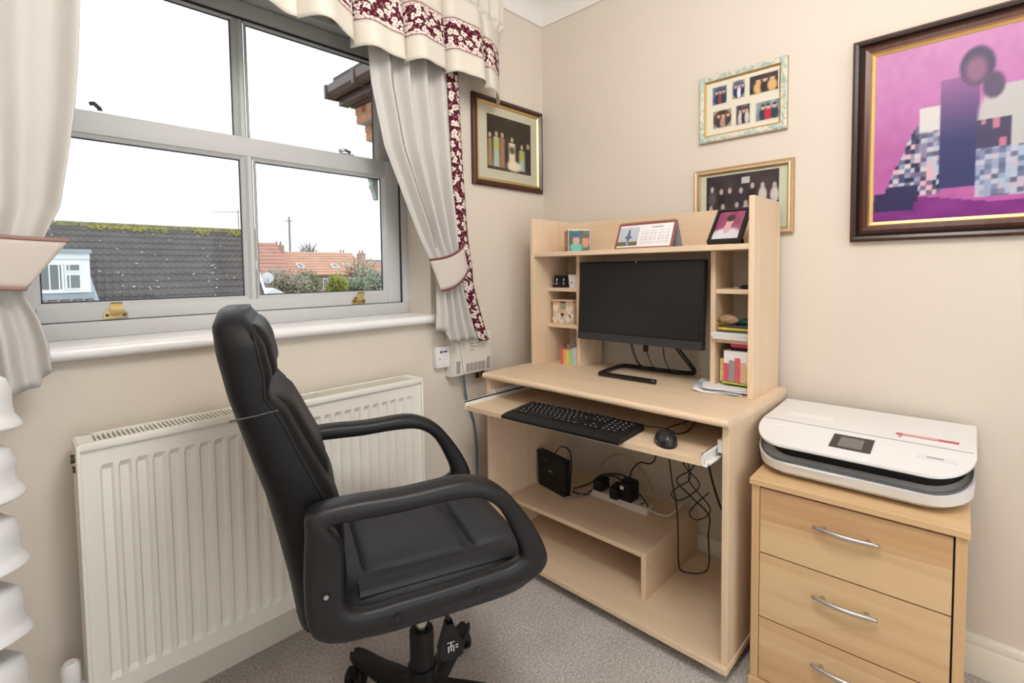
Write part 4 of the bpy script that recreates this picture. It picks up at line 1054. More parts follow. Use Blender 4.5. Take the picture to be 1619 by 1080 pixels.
# right hutch compartments
o = MB().box(-.155, -.12, -1.060, -1.030, 1.122, 1.150, .003).obj('black_adapter', M_blackp); tag(o, 'small dark block standing high in the upper right compartment', 'adapter')
o2 = MB().box(-.152, -.123, -1.057, -1.033, 1.0905, 1.122).obj('support', mat('clear_grey', (.5, .5, .48, 1), .4), o)
kk = thing('key_fob', 'black key fob on the upper right hutch shelf', 'key fob', (-.165, -1.030, 1.09))
MB().lathe([(.001, 0), (.02, 0), (.023, .006), (.018, .013), (.001, .014)], (0, 0, 0), 18).obj('fob', M_blackp, kk, auto=40)
MB().tube([(.0, .03 + .014 * math.cos(a), .003 + .0 * a) if 0 else (.014 * math.sin(a), .036 + .014 * math.cos(a), .003) for a in [q * 2 * PI / 14 for q in range(14)]], .0014, 5, closed=True).obj('ring', M_chrome, kk)
MB().box(-.004, .004, .05, .078, .001, .0035).obj('key_blade', M_chrome, kk)
pp = [(-.205, -.10, 0, 'stack of white letters under the notebook on right hutch shelf')]
lt = thing('letter_stack', 'stack of white letters on the lower right hutch shelf', 'letters', (-.13, -1.003, .924))
for q in range(6):
    o = MB().box(-.095, .06, -.066, .066, .0005 + q * .0035, .003 + q * .0035).obj('sheet', M_paper, lt); o.rotation_euler.z = random.uniform(-.06, .06) * (q > 0); o.location.y = random.uniform(-.003, .003)
nbk = thing('notebook', 'dark notebook with yellow edge lying on the white letters', 'notebook', (-.135, -1.005, .9465))
MB().box(-.06, .06, -.060, .062, 0, .006, .001).obj('lower_cover', mat('dark_olive', (.06, .06, .035, 1), .5), nbk)
MB().box(-.058, .06, -.060, .062, .006, .013, .001).obj('pages', mat('yellow_edge', (.68, .48, .04, 1), .5), nbk)
MB().box(-.056, .06, -.058, .030, .013, .021, .002).obj('upper_cover', mat('charcoal_pattern', (.05, .055, .065, 1), .5, noise=.5, nscale=50), nbk)
gcs = thing('glasses_case', 'dark green case lying on top of the notebook', 'case', (-.12, -1.028, .9685), math.radians(4))
MB().box(-.03, .05, -.036, .042, 0, .016, .006).obj('body', mat('bottle_green', (.012, .08, .06, 1), .4), gcs, auto=40)
tw = thing('leather_purse', 'crumpled brown patterned purse in front of the green case', 'purse', (-.172, -.972, .9685))
m = MB(); r9 = random.Random(4)
m.grid(lambda u, v: ((.018 + .006 * math.sin(u * 19)) * math.sin(v * PI) * math.cos(u * 2 * PI), (.038 + .006 * math.sin(u * 13)) * math.sin(v * PI) * math.sin(u * 2 * PI), .016 + (.015 + .004 * math.sin(u * 25)) * -math.cos(v * PI)), 30, 12)
bmesh.ops.remove_doubles(m.bm, verts=m.bm.verts, dist=1e-5); m.obj('body', mat('snake_brown', (.30, .20, .11, 1), .5, noise=.7, nscale=70), tw, smooth=True)
MB().tube([(-.016, .022 + .012 * math.cos(a), .014 + .012 * math.sin(a)) for a in [q * 2 * PI / 12 for q in range(12)]], .0018, 5, closed=True).obj('clasp', M_brass, tw)
# pencil holder and papers on the desktop, right
pap = thing('paper_pile', 'curling loose papers spread at the right end of desktop', 'papers', (-.165, -.985, .752), math.radians(0))
for q, (dx, dy, a, w_, l_) in enumerate(((-.03, .03, .25, .10, .075), (-.015, .012, -.15, .10, .08), (.0, .0, .05, .10, .075), (-.02, .02, .42, .085, .07))):
    def sheet(u, v, q=q, dx=dx, dy=dy, a=a, w_=w_, l_=l_):
        x, y = (u - .5) * w_ * 1.8, (v - .5) * l_ * 2
        xx = dx + x * math.cos(a) - y * math.sin(a); yy = dy + x * math.sin(a) + y * math.cos(a)
        yy = max(-.086, min(.13, yy))
        return (xx, yy, .002 + q * .003 + .020 * max(0, v - .75) ** 2 * 8 * (1 if q < 2 else .4))
    cloth(sheet, 10, 14, 'sheet', M_paper if q != 1 else mat('grey_print', (.42, .44, .48, 1), .8), pap, thick=.0008)
lp = MB().box(-.06, .05, -.062, .05, .0, .004).obj('lime_folder', mat('lime_card', (.55, .62, .08, 1), .7)); lp.location = (-.135, -1.005, .772); lp.rotation_euler = (.03, 0, .1); tag(lp, 'lime green folder on the loose papers', 'folder')
ph = thing('pencil_holder', 'white card holder with patterned bars at right end of desktop', 'holder', (-.140, -1.012, .7775), math.radians(-4))
MB().box(-.050, .050, -.052, .046, 0, .105, .001).obj('body', M_paper, ph)
for q, (c, hh) in enumerate((((.62, .10, .18, 1), .062), ((.30, .31, .31, 1), .073), ((.66, .12, .14, 1), .083), ((.74, .46, .30, 1), .069), ((.68, .66, .10, 1), .058))):
    MB().box(-.0512, -.0502, .046 - q * .0192 - .0185, .046 - q * .0192, .001, hh).obj('printed_bar', mat('bar_%s' % 'abcde'[q], c, .7, noise=.5, nscale=240), ph)
pk = thing('pink_pouch', 'bright pink pouch lying on top of the pencil holder', 'pouch', (-.135, -1.018, .8835), math.radians(3))
MB().box(-.045, .05, -.05, .040, .008, .032, .009).obj('body', mat('hot_pink', (.72, .06, .17, 1), .6), pk, auto=50)
MB().box(-.040, .05, -.048, .038, .0, .009, .003).obj('base', M_blackp, pk)
MB().tube([(-.046, -.036, .012), (-.05, -.034, .0), (-.051, -.030, -.012)], .004, 6).obj('cord', M_brass, pk, smooth=True)
yr = thing('yellow_roll', 'upright pale yellow folded cloth beside the white pencil holder', 'cloth', (-.165, -.952, .770))
m = MB(); m.grid(lambda u, v: ((.011 + .002 * math.sin(u * 18)) * math.cos(u * 2 * PI), (.010) * math.sin(u * 2 * PI), .078 * v - .004 * math.cos(u * 6)), 22, 6); m.obj('roll', mat('straw_yellow', (.70, .54, .20, 1), .8, noise=.4, nscale=60), yr, smooth=True)

# lower shelf: router, power strip, plugs and leads
ro = thing('router', 'black upright router on the lower desk shelf', 'router', (-.275, -.268, .215), math.radians(-11))
m = MB(); m.rings([[(x0_, .088, 0), (x0_ + .0, -.088, 0), (x0_ + .028, -.088, 0), (x0_ + .028, .088, 0)] for x0_ in (0,)] + [[(-.004, .092, .155), (-.004, -.092, .155), (.026, -.092, .155), (.026, .092, .155)]]); m.obj('case', M_blackp, ro)
for z_, c_ in ((.125, 0),): MB().box(-.0052, -.003, .02, .055, z_ - .001, z_ + .001).obj('light_slots', M_slate, ro)
MB().box(-.0040, -.0015, -.012, .016, .082, .088).obj('badge', M_slate, ro)
MB().tube(smooth_path([(.03, .02, .14), (.06, .01, .175), (.075, -.03, .17), (.07, -.05, .12), (.06, -.05, .0)], 5), .003, 6).obj('lead', M_cable, ro, smooth=True)
ps = thing('power_strip', 'white four-way power strip on the lower desk shelf', 'power strip', (-.175, -.548, .215), math.radians(-1))
MB().box(-.028, .028, -.135, .135, 0, .030, .004).obj('body', M_offw, ps, auto=40)
M_sock = mat('socket_hole', (.05, .045, .04, 1), .6)
for q in range(4): MB().box(-.012, .012, -.10 + q * .064 - .004, -.10 + q * .064 + .004, .030, .0305).obj('socket_slot', M_sock, ps)
MB().tube(smooth_path([(0, -.135, .015), (.0, -.17, .012), (.02, -.205, .012), (.07, -.232, .05), (.12, -.236, .03)], 6), .004, 8).obj('lead', M_offw, ps, smooth=True)
for (y, w_, h_, lab, dx) in ((-.455, .030, .045, 'small black plug at the router end of the power strip', 0), (-.590, .042, .075, 'large black power adapter plugged into the middle of the strip', -.005), (-.545, .024, .050, 'slim black plug beside the large adapter', -.022)):
    pg = thing('power_plug', lab, 'plug', (-.175 + dx, y, .2455))
    MB().box(-.030, .034, -w_ / 2 - .006, w_ / 2 + .006, .0, h_, .006).obj('body', M_blackp, pg, auto=40)
    MB().box(-.02, .02, -w_ / 2, w_ / 2, h_, h_ + .008, .003).obj('cap', M_blackp, pg, auto=40)
    if h_ > .07: MB().box(-.0312, -.0300, .006, .022, .046, .060).obj('rating_label', M_offw, pg)
def lead(lab, pts, r=.0028, mm=M_cable, nm='cable'):
    o = MB().tube(smooth_path(pts, 6), r, 7).obj(nm, mm, smooth=True); return tag(o, lab, 'cable')
lead('black lead arching from the router to the power strip', [(-.24, -.36, .24), (-.2, -.41, .262), (-.17, -.46, .305), (-.14, -.52, .315), (-.13, -.56, .30), (-.12, -.58, .25)], .004)
lead('second black lead trailing from router to plugs', [(-.25, -.36, .232), (-.235, -.40, .226), (-.21, -.42, .232), (-.15, -.45, .285), (-.12, -.50, .29), (-.115, -.55, .25)], .0035)
lead('grey plug lead lying in front of the router', [(-.30, -.36, .222), (-.28, -.385, .226), (-.235, -.40, .224), (-.20, -.42, .236)], .0045, M_slate)
lead('black lead rising from the large adapter to the tray', [(-.16, -.58, .325), (-.15, -.59, .36), (-.16, -.63, .40), (-.19, -.69, .42), (-.20, -.72, .47), (-.2, -.73, .63)], .003)
lead('black lead drooping from the adapter end', [(-.18, -.615, .28), (-.19, -.645, .285), (-.20, -.67, .275), (-.205, -.69, .255)], .003)
lead('thin brown lead against the wall behind the shelf', [(-.03, -.34, .26), (-.03, -.42, .34), (-.03, -.50, .35), (-.03, -.58, .29), (-.04, -.62, .24)], .0018, M_brass)
# leads hanging in a tangle under the tray
lead('long black loop of lead hanging to the base panel', [(-.25, -.77, .634), (-.26, -.80, .50), (-.26, -.815, .40), (-.26, -.83, .33), (-.25, -.832, .22), (-.25, -.834, .12), (-.24, -.845, .085), (-.21, -.90, .088), (-.195, -.92, .12), (-.19, -.915, .22), (-.2, -.92, .30), (-.23, -.87, .36), (-.26, -.83, .42), (-.24, -.88, .47), (-.22, -.90, .56), (-.22, -.90, .634)], .0026)
lead('black lead knotted below the tray', [(-.24, -.87, .634), (-.25, -.86, .52), (-.26, -.88, .44), (-.25, -.83, .39), (-.26, -.81, .36), (-.25, -.84, .345), (-.23, -.90, .41), (-.24, -.85, .47), (-.25, -.84, .54), (-.24, -.88, .56), (-.22, -.89, .50), (-.23, -.86, .42), (-.21, -.93, .33), (-.22, -.89, .28), (-.22, -.86, .30), (-.2, -.92, .38)], .0022)
lead('thick black lead falling to the skirting inside desk', [(-.2, -.90, .634), (-.19, -.91, .50), (-.17, -.93, .38), (-.14, -.96, .28), (-.09, -1.03, .19), (-.06, -1.085, .15)], .0038)

# ------------------------------------------------------------------ chest of drawers
cd = thing('drawer_chest', 'beech three-drawer chest standing right of the desk', 'chest of drawers', (-.487, -1.158, 0), math.radians(2.2))
CWd, CDp = .438, .43       # local: x from 0 (front) to CDp (back), y from 0 to -CWd
MB().box(-.006, CDp, -CWd - .004, .004, .575, .592, .002).obj('top', M_beechy, cd)
for y in (0, -CWd + .020): MB().box(.002, CDp, y - .020, y, .034, .575, .001).obj('side', M_beech, cd)
MB().box(-.004, CDp, -CWd - .003, .003, .0, .034, .001).obj('plinth', M_beechy, cd)
MB().box(CDp - .01, CDp, -CWd + .02, -.02, .034, .575).obj('back_board', M_beech, cd)
MB().box(.022, .026, -CWd + .02, -.02, .034, .575).obj('carcass_shadow', M_dark, cd)
def strip_wood(name, seed):
    m = bpy.data.materials.new(name); n, l, p = nodes_of(m); tc = n.new('ShaderNodeTexCoord'); mp = n.new('ShaderNodeMapping')
    mp.inputs['Location'].default_value = (seed * 3.1, 0, seed * .37); mp.inputs['Scale'].default_value = (0, 2.0, 30)
    l.new(tc.outputs['Object'], mp.inputs['Vector']); t = n.new('ShaderNodeTexNoise'); t.inputs['Scale'].default_value = 1; t.inputs['Detail'].default_value = 5
    l.new(mp.outputs['Vector'], t.inputs['Vector'])
    mp2 = n.new('ShaderNodeMapping'); mp2.inputs['Location'].default_value = (seed, 0, seed * 1.7); mp2.inputs['Scale'].default_value = (0, .45, 13)
    l.new(tc.outputs['Object'], mp2.inputs['Vector']); w = n.new('ShaderNodeTexVoronoi'); w.inputs['Scale'].default_value = 1; l.new(mp2.outputs['Vector'], w.inputs['Vector'])
    sx = n.new('ShaderNodeSeparateColor'); l.new(w.outputs['Color'], sx.inputs[0])
    ad = n.new('ShaderNodeMath'); ad.operation = 'MULTIPLY_ADD'; l.new(sx.outputs[0], ad.inputs[0]); ad.inputs[1].default_value = .55; l.new(t.outputs['Fac'], ad.inputs[2])
    r = n.new('ShaderNodeValToRGB'); r.color_ramp.elements[0].position = .45; r.color_ramp.elements[1].position = .95
    r.color_ramp.elements[0].color = (.56, .33, .16, 1); r.color_ramp.elements[1].color = (.70, .50, .28, 1)
    l.new(ad.outputs[0], r.inputs['Fac']); l.new(r.outputs['Color'], p.inputs['Base Color']); p.inputs['Roughness'].default_value = .38; return m
dz = [(.392, .570), (.213, .390), (.038, .211)]
for q, (a, c) in enumerate(dz):
    d = bpy.data.objects.new('drawer', None); COL.objects.link(d); d.parent = cd
    MB().box(.003, .021, -CWd + .0235, -.0215, a, c - .0015, .0012).obj('drawer_front', strip_wood('beech_strips_%s' % 'abc'[q], q + 1), d)
    zc = c - .062
    pts = [(-.010 - .010 * math.sin(PI * t), -.150 - .135 * t, zc - .004 * 0) for t in [k_ / 14 for k_ in range(15)]]
    h = bpy.data.objects.new('handle', None); COL.objects.link(h); h.parent = d
    MB().tube(pts, [.0042 + .0018 * math.sin(PI * k_ / 14) for k_ in range(15)], 10).obj('handle_bar', M_chrome, h, smooth=True)
    for y in (-.172, -.263): MB().cyl((-.016, y, zc), (.004, y, zc), .0048, seg=12).obj('handle_post', M_chrome, h)

# ------------------------------------------------------------------ printer
pt = thing('printer', 'white all-in-one inkjet printer on top of the chest', 'printer', (-.035, -1.358, .5925), math.radians(1.5))
PWd = .237
def outline(xf, hw, rx=.15, ry=.085, xb=0.0, nn=12):
    """plan outline: straight back at xb, elliptical front corners"""
    P = [(xb, hw)] + [(xf + rx * (1 - math.sin(t)), hw - ry * (1 - math.cos(t))) for t in [k_ * PI / 2 / nn for k_ in range(nn + 1)]]
    return P + [(x, -y) for x, y in reversed(P)]
def btop(x): return interp([(-.41, .046), (-.30, .060), (-.15, .082), (0, .096)], x)      # upper edge of the tub
def lid_z(x): return interp([(-.42, .094), (-.26, .117), (-.255, .118), (0, .123)], x)
o0, o1, o2 = outline(-.375, PWd - .014), outline(-.400, PWd - .002), outline(-.410, PWd)
m = MB(); m.rings([[(x, y, .004) for x, y in o0], [(x, y, .020) for x, y in o1], [(x, y, btop(x)) for x, y in o2], [(x * .985, y * .985, btop(x)) for x, y in o2], [(x * .985, y * .985, btop(x) - .012) for x, y in o2]]); m.obj('lower_body', M_white, pt, auto=35)
M_trim = mat('mid_grey_trim', (.10, .105, .12, 1), .35)
m = MB(); m.rings([[(x * .985, y * .985, btop(x) - .004) for x, y in o2], [(x * .985, y * .985, btop(x) + .007) for x, y in o2], [(x * .975, y * .978, btop(x) + .007) for x, y in o2]], cap=False); m.obj('grey_band', M_trim, pt)
o3 = outline(-.335, PWd - .012)
m = MB(); m.rings([[(x, y, .03) for x, y in o3], [(x, y, lid_z(x) - .006) for x, y in o3]]); m.obj('output_slot', M_dark, pt)
m = MB(); m.rings([[(x * .97, y * .97, .034) for x, y in o2], [(x * .97, y * .97, .036) for x, y in o2]]); m.obj('tray_floor', M_dark, pt)
ol = outline(-.414, PWd + .001)
m = MB()
m.rings([[(x * .97, y * .975, lid_z(x) - .012) for x, y in ol], [(x, y, lid_z(x) - .006) for x, y in ol], [(x, y, lid_z(x) - .001) for x, y in ol], [(x * .995 - .001, y * .993, lid_z(x)) for x, y in ol]], cap=False)
half = ol[:len(ol) // 2]
def hw_at(x):
    if x >= half[1][0]: return half[0][1]
    for (x0_, y0_), (x1_, y1_) in zip(half[1:], half[2:]):
        if x1_ - 1e-6 <= x <= x0_ + 1e-6: return y0_ + (y1_ - y0_) * ((x - x0_) / (x1_ - x0_ - 1e-9))
    return half[-1][1]
def lid_pt(u, v):
    x = -.4138 + .4135 * v ** 1.3
    return (x, (u * 2 - 1) * hw_at(x) * .994, lid_z(x))
m.grid(lid_pt, 12, 60)
m.obj('lid', mat('white_matte_plastic', (.80, .80, .80, 1), .42, bump=.05, bscale=900), pt, auto=30)
MB().box(-.2575, -.2555, -PWd + .004, PWd - .004, .112, .1182).obj('hinge_groove', M_slate, pt)
sl = math.atan2(.023, .16)
def on_lid(name, x0, x1, y0, y1, mm, th=.0008, lift=0):
    xm = (x0 + x1) / 2; o = MB().box(-(x1 - x0) / 2, (x1 - x0) / 2, y0, y1, 0, th).obj(name, mm, pt)
    o.location = (xm, 0, lid_z(xm) + lift + .0003); o.rotation_euler.y = -sl if xm < -.257 else -.02; return o
on_lid('control_panel', -.368, -.285, -.042, .048, mat('panel_gloss_black', (.012, .012, .014, 1), .1), .0012)
on_lid('control_screen', -.358, -.300, -.022, .030, mat('panel_screen', (.16, .15, .15, 1), .12), .0004, .0012)
on_lid('status_button', -.300, -.288, .165, .195, mat('button_white', (.88, .88, .88, 1), .4), .0006)
on_lid('clear_sticker', -.20, -.15, .07, .19, mat('clear_sticker', (.86, .86, .86, 1), .3), .0004)
on_lid('model_sticker', -.335, -.312, -.205, -.130, mat('pale_sticker', (.74, .75, .76, 1), .4), .0004)
on_lid('model_print', -.326, -.321, -.18, -.148, M_slate, .0003, .0005)
on_lid('info_sticker', -.24, -.19, -.205, -.078, mat('white_sticker', (.86, .85, .85, 1), .4), .0004)
on_lid('red_strip', -.209, -.19, -.205, -.078, mat('red_sticker', (.52, .07, .10, 1), .45), .0004, .0004)
on_lid('white_print', -.203, -.196, -.165, -.092, mat('print_pink', (.80, .60, .62, 1), .5), .0003, .0009)
on_lid('small_print', -.228, -.214, -.092, -.084, mat('print_brown', (.35, .28, .2, 1), .6), .0003, .0005)
m = MB(); m.rings([[(-.3845, y, .009), (-.4018, y, .020), (-.4112, y, .045), (-.405, y, .045), (-.395, y, .020), (-.378, y, .009)] for y in (-.145, .15)]); m.obj('paper_tray_front', M_white, pt)
MB().box(-.4135, -.407, .01, .140, .0425, .0465, .001).obj('tray_extender', M_white, pt)

# ------------------------------------------------------------------ office chair
oc = thing('office_chair', 'black leather swivel office chair with looped arms facing the desk', 'office chair', (-1.178, -.598, 0), math.radians(-21))
# local axes: +x forward, +y to the chair's left (far side), z up
def sup(a, e): c = math.cos(a); return math.copysign(abs(c) ** e, c)
def sups(a, e): c = math.sin(a); return math.copysign(abs(c) ** e, c)
# backrest loft
BB = [(.47, -.288), (.55, -.300), (.65, -.320), (.74, -.340), (.83, -.367), (.92, -.392), (1.01, -.412), (1.06, -.416), (1.09, -.405)]   # rear line
BT = [(.47, .080), (.55, .105), (.66, .122), (.72, .125), (.80, .110), (.90, .092), (.935, .070), (.97, .085), (1.02, .085), (1.06, .074), (1.085, .050)]
BWd = [(.47, .205), (.60, .212), (.80, .215), (.95, .208), (1.03, .195), (1.065, .175), (1.083, .145), (1.09, .11)]
rs = []
for q in range(46):
    z = .47 + .62 * (1 - (1 - q / 45) ** 1.3) if q < 45 else 1.09
    xb, th, w_ = interp(BB, z), interp(BT, z), interp(BWd, z); ring = []
    for k_ in range(40):
        a = 2 * PI * k_ / 40; cx_ = sup(a, .55); sy = sups(a, .45)
        bow = .030 * (sy ** 2) * min(1, max(0, (1.09 - z) / .06))           # wings curve forward
        ring.append((xb + th / 2 + th / 2 * cx_ + bow * (.6 if cx_ > 0 else .25) - (.012 if cx_ > .8 and abs(sy) < .5 and z < 1.03 else 0), w_ * sy, z))
    rs.append(ring)
m = MB(); m.rings(rs); br = m.obj('backrest', M_leather, oc, smooth=True)
# pillow panels on the front of the back
def pillow(name, z0, z1, w_, lift):
    m = MB()
    def fn(u, v):
        z = z0 + (z1 - z0) * v; a = (u * 2 - 1); b_ = (v * 2 - 1)
        d = max(0, (1 - abs(a) ** 5)) ** .5 * max(0, (1 - abs(b_) ** 5)) ** .5
        return (interp(BB, z) + interp(BT, z) - .022 + (lift + .022) * d + .010 * a * a, w_ * a, z)
    m.grid(fn, 20, 16); o = m.obj(name, M_leather, oc, smooth=True); return o
pillow('head_pillow', .945, 1.072, .155, .014); pillow('lumbar_pillow', .735, .935, .150, .018); pillow('lower_pillow', .55, .73, .15, .008)
for sgn in (-1, 1):       # piped seams down the sides
    P = []
    for q in range(20):
        z = .60 + .45 * q / 19; P.append((interp(BB, z) + interp(BT, z) * .72 + .018, sgn * (interp(BWd, z) * .985 + .001), z))
    MB().tube(P, .0028, 6).obj('seam', M_blackp, oc, smooth=True)
    z = .90; MB().tube([(interp(BB, z) + interp(BT, z) * t_, sgn * (interp(BWd, z) + .0015) * (1 - .04 * abs(t_ - .5)), z + .012 * t_) for t_ in (.05, .3, .5, .7, .9)], .0016, 5).obj('seam', mat('pale_thread', (.075, .075, .075, 1), .8) if sgn < 0 else bpy.data.materials['pale_thread'], oc, smooth=True)
# seat
rs = []
SE = [(-.235, .440, .45), (-.22, .475, .9), (-.17, .515, 1), (-.08, .520, 1), (.06, .525, 1), (.16, .528, 1), (.215, .515, .97), (.245, .485, .92), (.25, .455, .85)]
for z_, sc in ((.425, .90), (.432, .97), (.455, 1.0), (.485, 1.0), (.508, .975), (.520, .90), (.524, .80)):
    ring = []
    for k_ in range(48):
        a = 2 * PI * k_ / 48
        x = .005 + .245 * sup(a, .40) * sc; y = .222 * sups(a, .40) * sc
        drop = .035 * max(0, (x - .13) / .12) ** 2 if z_ > .45 else 0
        ring.append((x, y, z_ - drop))
    rs.append(ring)
m = MB(); m.rings(rs); m.obj('seat', M_leathers, oc, smooth=True)
def pad(name, x0, x1, w_, z_, hgt):
    m = MB()
    def fn(u, v):
        a = u * 2 - 1; b_ = v * 2 - 1
        d = max(0, 1 - abs(a) ** 6) ** .5 * max(0, 1 - abs(b_) ** 6) ** .5
        x = x0 + (x1 - x0) * v
        return (x, w_ * a, z_ - .012 + (hgt + .012) * d - .035 * max(0, (x - .13) / .12) ** 2)
    m.grid(fn, 26, 20); return m.obj(name, M_leathers, oc, smooth=True)
pad('seat_pad', -.165, .085, .150, .522, .016); pad('front_pad', .092, .222, .150, .522, .014)
for sgn in (-1, 1):
    m = MB(); m.grid(lambda u, v, sgn=sgn: (-.17 + .39 * v, sgn * (.155 + .055 * u), .518 + .012 * math.sin(PI * u) ** .6 - .035 * max(0, (-.04 + .39 * v - .26) / .12) ** 2 * (v > .77)), 10, 20); m.obj('side_bolster', M_leathers, oc, smooth=True)
MB().box(-.20, .20, -.17, .17, .405, .428, .004).obj('seat_pan', M_blackp, oc)
# looped arms
AO = [(-.262, .730), (-.20, .741), (-.086, .737), (.017, .740), (.075, .727), (.129, .690), (.189, .608), (.222, .536), (.214, .500), (.175, .484), (.08, .482), (-.015, .480), (-.12, .474), (-.190, .470), (-.245, .486), (-.268, .52), (-.272, .60), (-.268, .68)]
AI = [(-.225, .700), (-.18, .702), (-.10, .700), (-.01, .702), (.062, .694), (.112, .655), (.146, .590), (.160, .548), (.150, .535), (.125, .528), (.06, .525), (-.02, .522), (-.10, .522), (-.165, .522), (-.195, .535), (-.203, .56), (-.202, .61), (-.205, .665)]
def arm(sgn):
    ar = bpy.data.objects.new('armrest', None); COL.objects.link(ar); ar.parent = oc
    O = smooth_path([(a, 0, c) for a, c in AO], 4, True); I = smooth_path([(a, 0, c) for a, c in AI], 4, True)
    rs = []
    yc = sgn * .250
    for po, pi_ in zip(O, I):
        mid = (po + pi_) / 2; hv = (po - pi_) / 2
        # pad on the top run is wider than the rest of the loop
        top = max(0, min(1, (mid.z - .62) / .08)); hw = .019 + .011 * top
        ring = []
        for k_ in range(14):
            a = 2 * PI * k_ / 14
            ring.append((mid.x + hv.x * sup(a, .6), yc + hw * sups(a, .6), mid.z + hv.z * sup(a, .6)))
        rs.append(ring)
    rs.append(rs[0])
    m = MB(); m.rings(rs, cap=False); bmesh.ops.remove_doubles(m.bm, verts=m.bm.verts, dist=1e-6); m.obj('arm_loop', M_armp, ar, smooth=True)
    for x, z in ((-.237, .655), (-.236, .575), (-.11, .497), (.055, .503)):
        m = MB(); m.cyl((x, yc + sgn * .0165, z), (x, yc + sgn * .0205, z), .0085, seg=14); m.obj('screw_cap', M_blackp, ar)
        m = MB(); m.cyl((x, yc + sgn * .0205, z), (x, yc + sgn * .0212, z), .0045, seg=10); m.obj('screw', M_chrome if z == .575 else M_dark, ar)
    for x, z in ((-.11, .497), (.055, .503)): MB().cyl((x, yc - sgn * .01, z - .01), (x, sgn * .19, z - .04), .012, seg=10).obj('bolt', M_blackp, ar)
for sgn in (-1, 1): arm(sgn)
MB().box(-.285, -.20, -.06, .06, .425, .437, .003).obj('back_bracket', M_blackp, oc)
# mechanism, gas lift, column
MB().box(-.10, .10, -.07, .07, .370, .406, .006).obj('tilt_mechanism', M_blackp, oc)
MB().cyl((0, 0, .24), (0, 0, .375), .0145, seg=20).obj('gas_lift', mat('lift_steel', (.62, .60, .57, 1), .22, metal=1), oc, smooth=False, auto=40)
m = MB(); m.lathe([(.016, .262), (.028, .262), (.030, .258), (.030, .17), (.036, .168), (.036, .05), (.001, .05)], (0, 0, 0), 28, cap=False); m.obj('column_shroud', M_blackp, oc, auto=40)
lv = bpy.data.objects.new('height_lever', None); COL.objects.link(lv); lv.parent = oc
MB().tube([(.02, -.05, .385), (.03, -.10, .372), (.034, -.125, .350)], .005, 8).obj('lever_rod', M_blackp, lv, smooth=True)
m = MB(); m.rings([[(.034 + sx * w_ * 1, -.128 + d_ * .5 + .012 * sy, z) for sx, sy in ((-1, -1), (1, -1), (1, 1), (-1, 1))] for z, w_, d_ in ((.352, .008, 0), (.325, .018, -.006), (.297, .029, -.014), (.282, .026, -.018), (.276, .018, -.018))]); m.obj('paddle', M_blackp, lv, auto=50)
M_glyph = mat('silver_print', (.62, .62, .62, 1), .5)
m = MB()
for (a0, a1, b0, b1) in ((.022, .040, .3155, .3175), (.030, .033, .296, .318), (.024, .027, .294, .308), (.036, .039, .294, .308), (.024, .039, .3065, .3085), (.042, .048, .300, .303), (.042, .048, .306, .309)):
    m.box(a0, a1, -.1495, -.1485, b0, b1)
m.obj('height_symbol', M_glyph, lv, label='small silver height adjustment symbol')
# five-star base
for q in range(5):
    a = math.radians(27 + 21 + 72 * q); d = Vector((math.cos(a), math.sin(a), 0)); sd = Vector((-d.y, d.x, 0))
    lg = bpy.data.objects.new('base_leg', None); COL.objects.link(lg); lg.parent = oc
    rs = []
    for t_, w_, zt, zb in ((.02, .026, .124, .06), (.10, .025, .112, .062), (.19, .023, .094, .064), (.25, .022, .084, .064), (.276, .016, .080, .066), (.282, .006, .076, .07)):
        c_ = d * t_; rs.append([c_ + sd * (w_ * sx) + Vector((0, 0, z)) for sx, z in ((-1, zb), (-.95, (zt + zb) / 2 + .01), (-.6, zt), (.6, zt), (.95, (zt + zb) / 2 + .01), (1, zb))])
    m = MB(); m.rings(rs); m.obj('spoke', M_blackp, lg, auto=50)
    cs = bpy.data.objects.new('castor', None); COL.objects.link(cs); cs.parent = oc
    ra = a + (.9, 2.1, .4, 1.7, 2.9)[q]; r_ = Vector((math.cos(ra), math.sin(ra), 0)); ax = Vector((-r_.y, r_.x, 0)); c_ = d * .258 + r_ * .018 + Vector((0, 0, .026))
    for s in (-1, 1):
        m = MB(); m.lathe([(.001, -.010), (.020, -.010), (.026, -.006), (.026, .006), (.020, .010), (.001, .010)], c_ + ax * (.0165 * s), 20, axis=ax); m.obj('wheel', M_blackp, cs, auto=40)
    m = MB(); m.obox(Matrix.Translation(c_ + Vector((0, 0, .022))) @ Matrix.Rotation(ra, 4, 'Z'), .020, .008, .014, .003); m.cyl(d * .258 + Vector((0, 0, .045)), d * .258 + Vector((0, 0, .07)), .006, seg=8); m.obj('hood', M_blackp, cs)

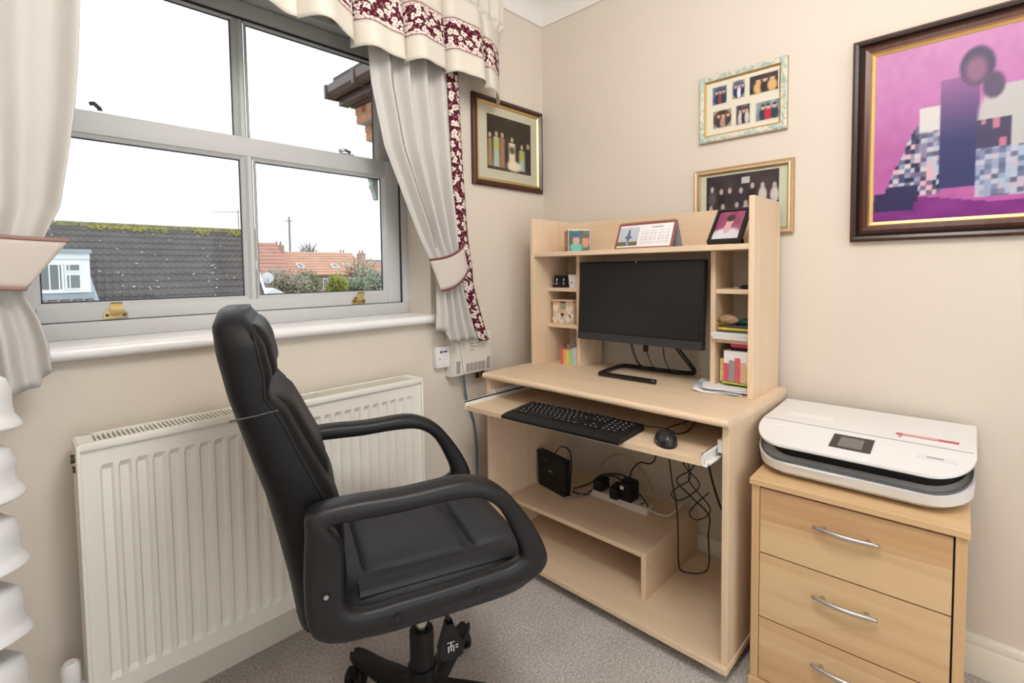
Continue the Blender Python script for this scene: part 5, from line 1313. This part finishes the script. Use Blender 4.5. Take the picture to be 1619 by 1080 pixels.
# ------------------------------------------------------------------ white tiered lamp at the far left
tl = thing('tiered_lamp', 'white lamp of stacked wavy shades standing left of the radiator', 'lamp', (-1.955, -.35, 0))
M_tier = mat('white_shade', (.84, .84, .84, 1), .35)
for q in range(8):
    zt = 1.005 - .128 * q
    if zt < .08: break
    m = MB(); ph_ = .8 * q
    def tp_(u, v, ph_=ph_):
        a = u * 2 * PI
        prof = [(.030, 0), (.062, -.004), (.078, -.016), (.084, -.035), (.084, -.062), (.086, -.078), (.094, -.092), (.096, -.098), (.086, -.104), (.070, -.100)]
        k_ = v * (len(prof) - 1); i_ = min(len(prof) - 2, int(k_)); f_ = k_ - i_
        r_ = prof[i_][0] * (1 - f_) + prof[i_ + 1][0] * f_; z = prof[i_][1] * (1 - f_) + prof[i_ + 1][1] * f_
        wob = .010 * math.sin(2 * a + ph_) * v
        tl_ = -.020 * math.cos(a - .9) * (r_ / .09)
        return (r_ * math.cos(a), r_ * math.sin(a), zt + z + wob + tl_)
    m.grid(tp_, 48, 27); m.obj('shade_tier', M_tier, tl, smooth=True)
MB().cyl((0, 0, .02), (0, 0, 1.0), .028, seg=16).obj('stem', M_tier, tl)
MB().lathe([(.001, 0), (.11, 0), (.115, .008), (.10, .02), (.001, .024)], (0, 0, 0), 32).obj('foot', M_tier, tl, auto=40)

# ------------------------------------------------------------------ glowing globe added overhead, out of view, for even fill light
pdl = thing('fill_globe', 'unseen round white globe added overhead as fill light', 'fill light', (-1.4, -1.45, 2.44))
M_glow = bpy.data.materials.new('fill_light_glow'); n, l, p = nodes_of(M_glow)
p.inputs['Base Color'].default_value = (.9, .88, .84, 1); p.inputs['Emission Color'].default_value = (1.0, .97, .94, 1); p.inputs['Emission Strength'].default_value = 12.0
MB().lathe([(.04, -.045)] + [(.21 * math.sin(t), -.25 + .21 * math.cos(t)) for t in [.2 + k_ * (PI - .2) / 20 for k_ in range(20)]] + [(.001, -.46)], (0, 0, 0), 36).obj('globe', M_glow, pdl, smooth=True)
MB().cyl((0, 0, -.05), (0, 0, 0), .035, seg=18).obj('fill_globe_mount', M_white, pdl)
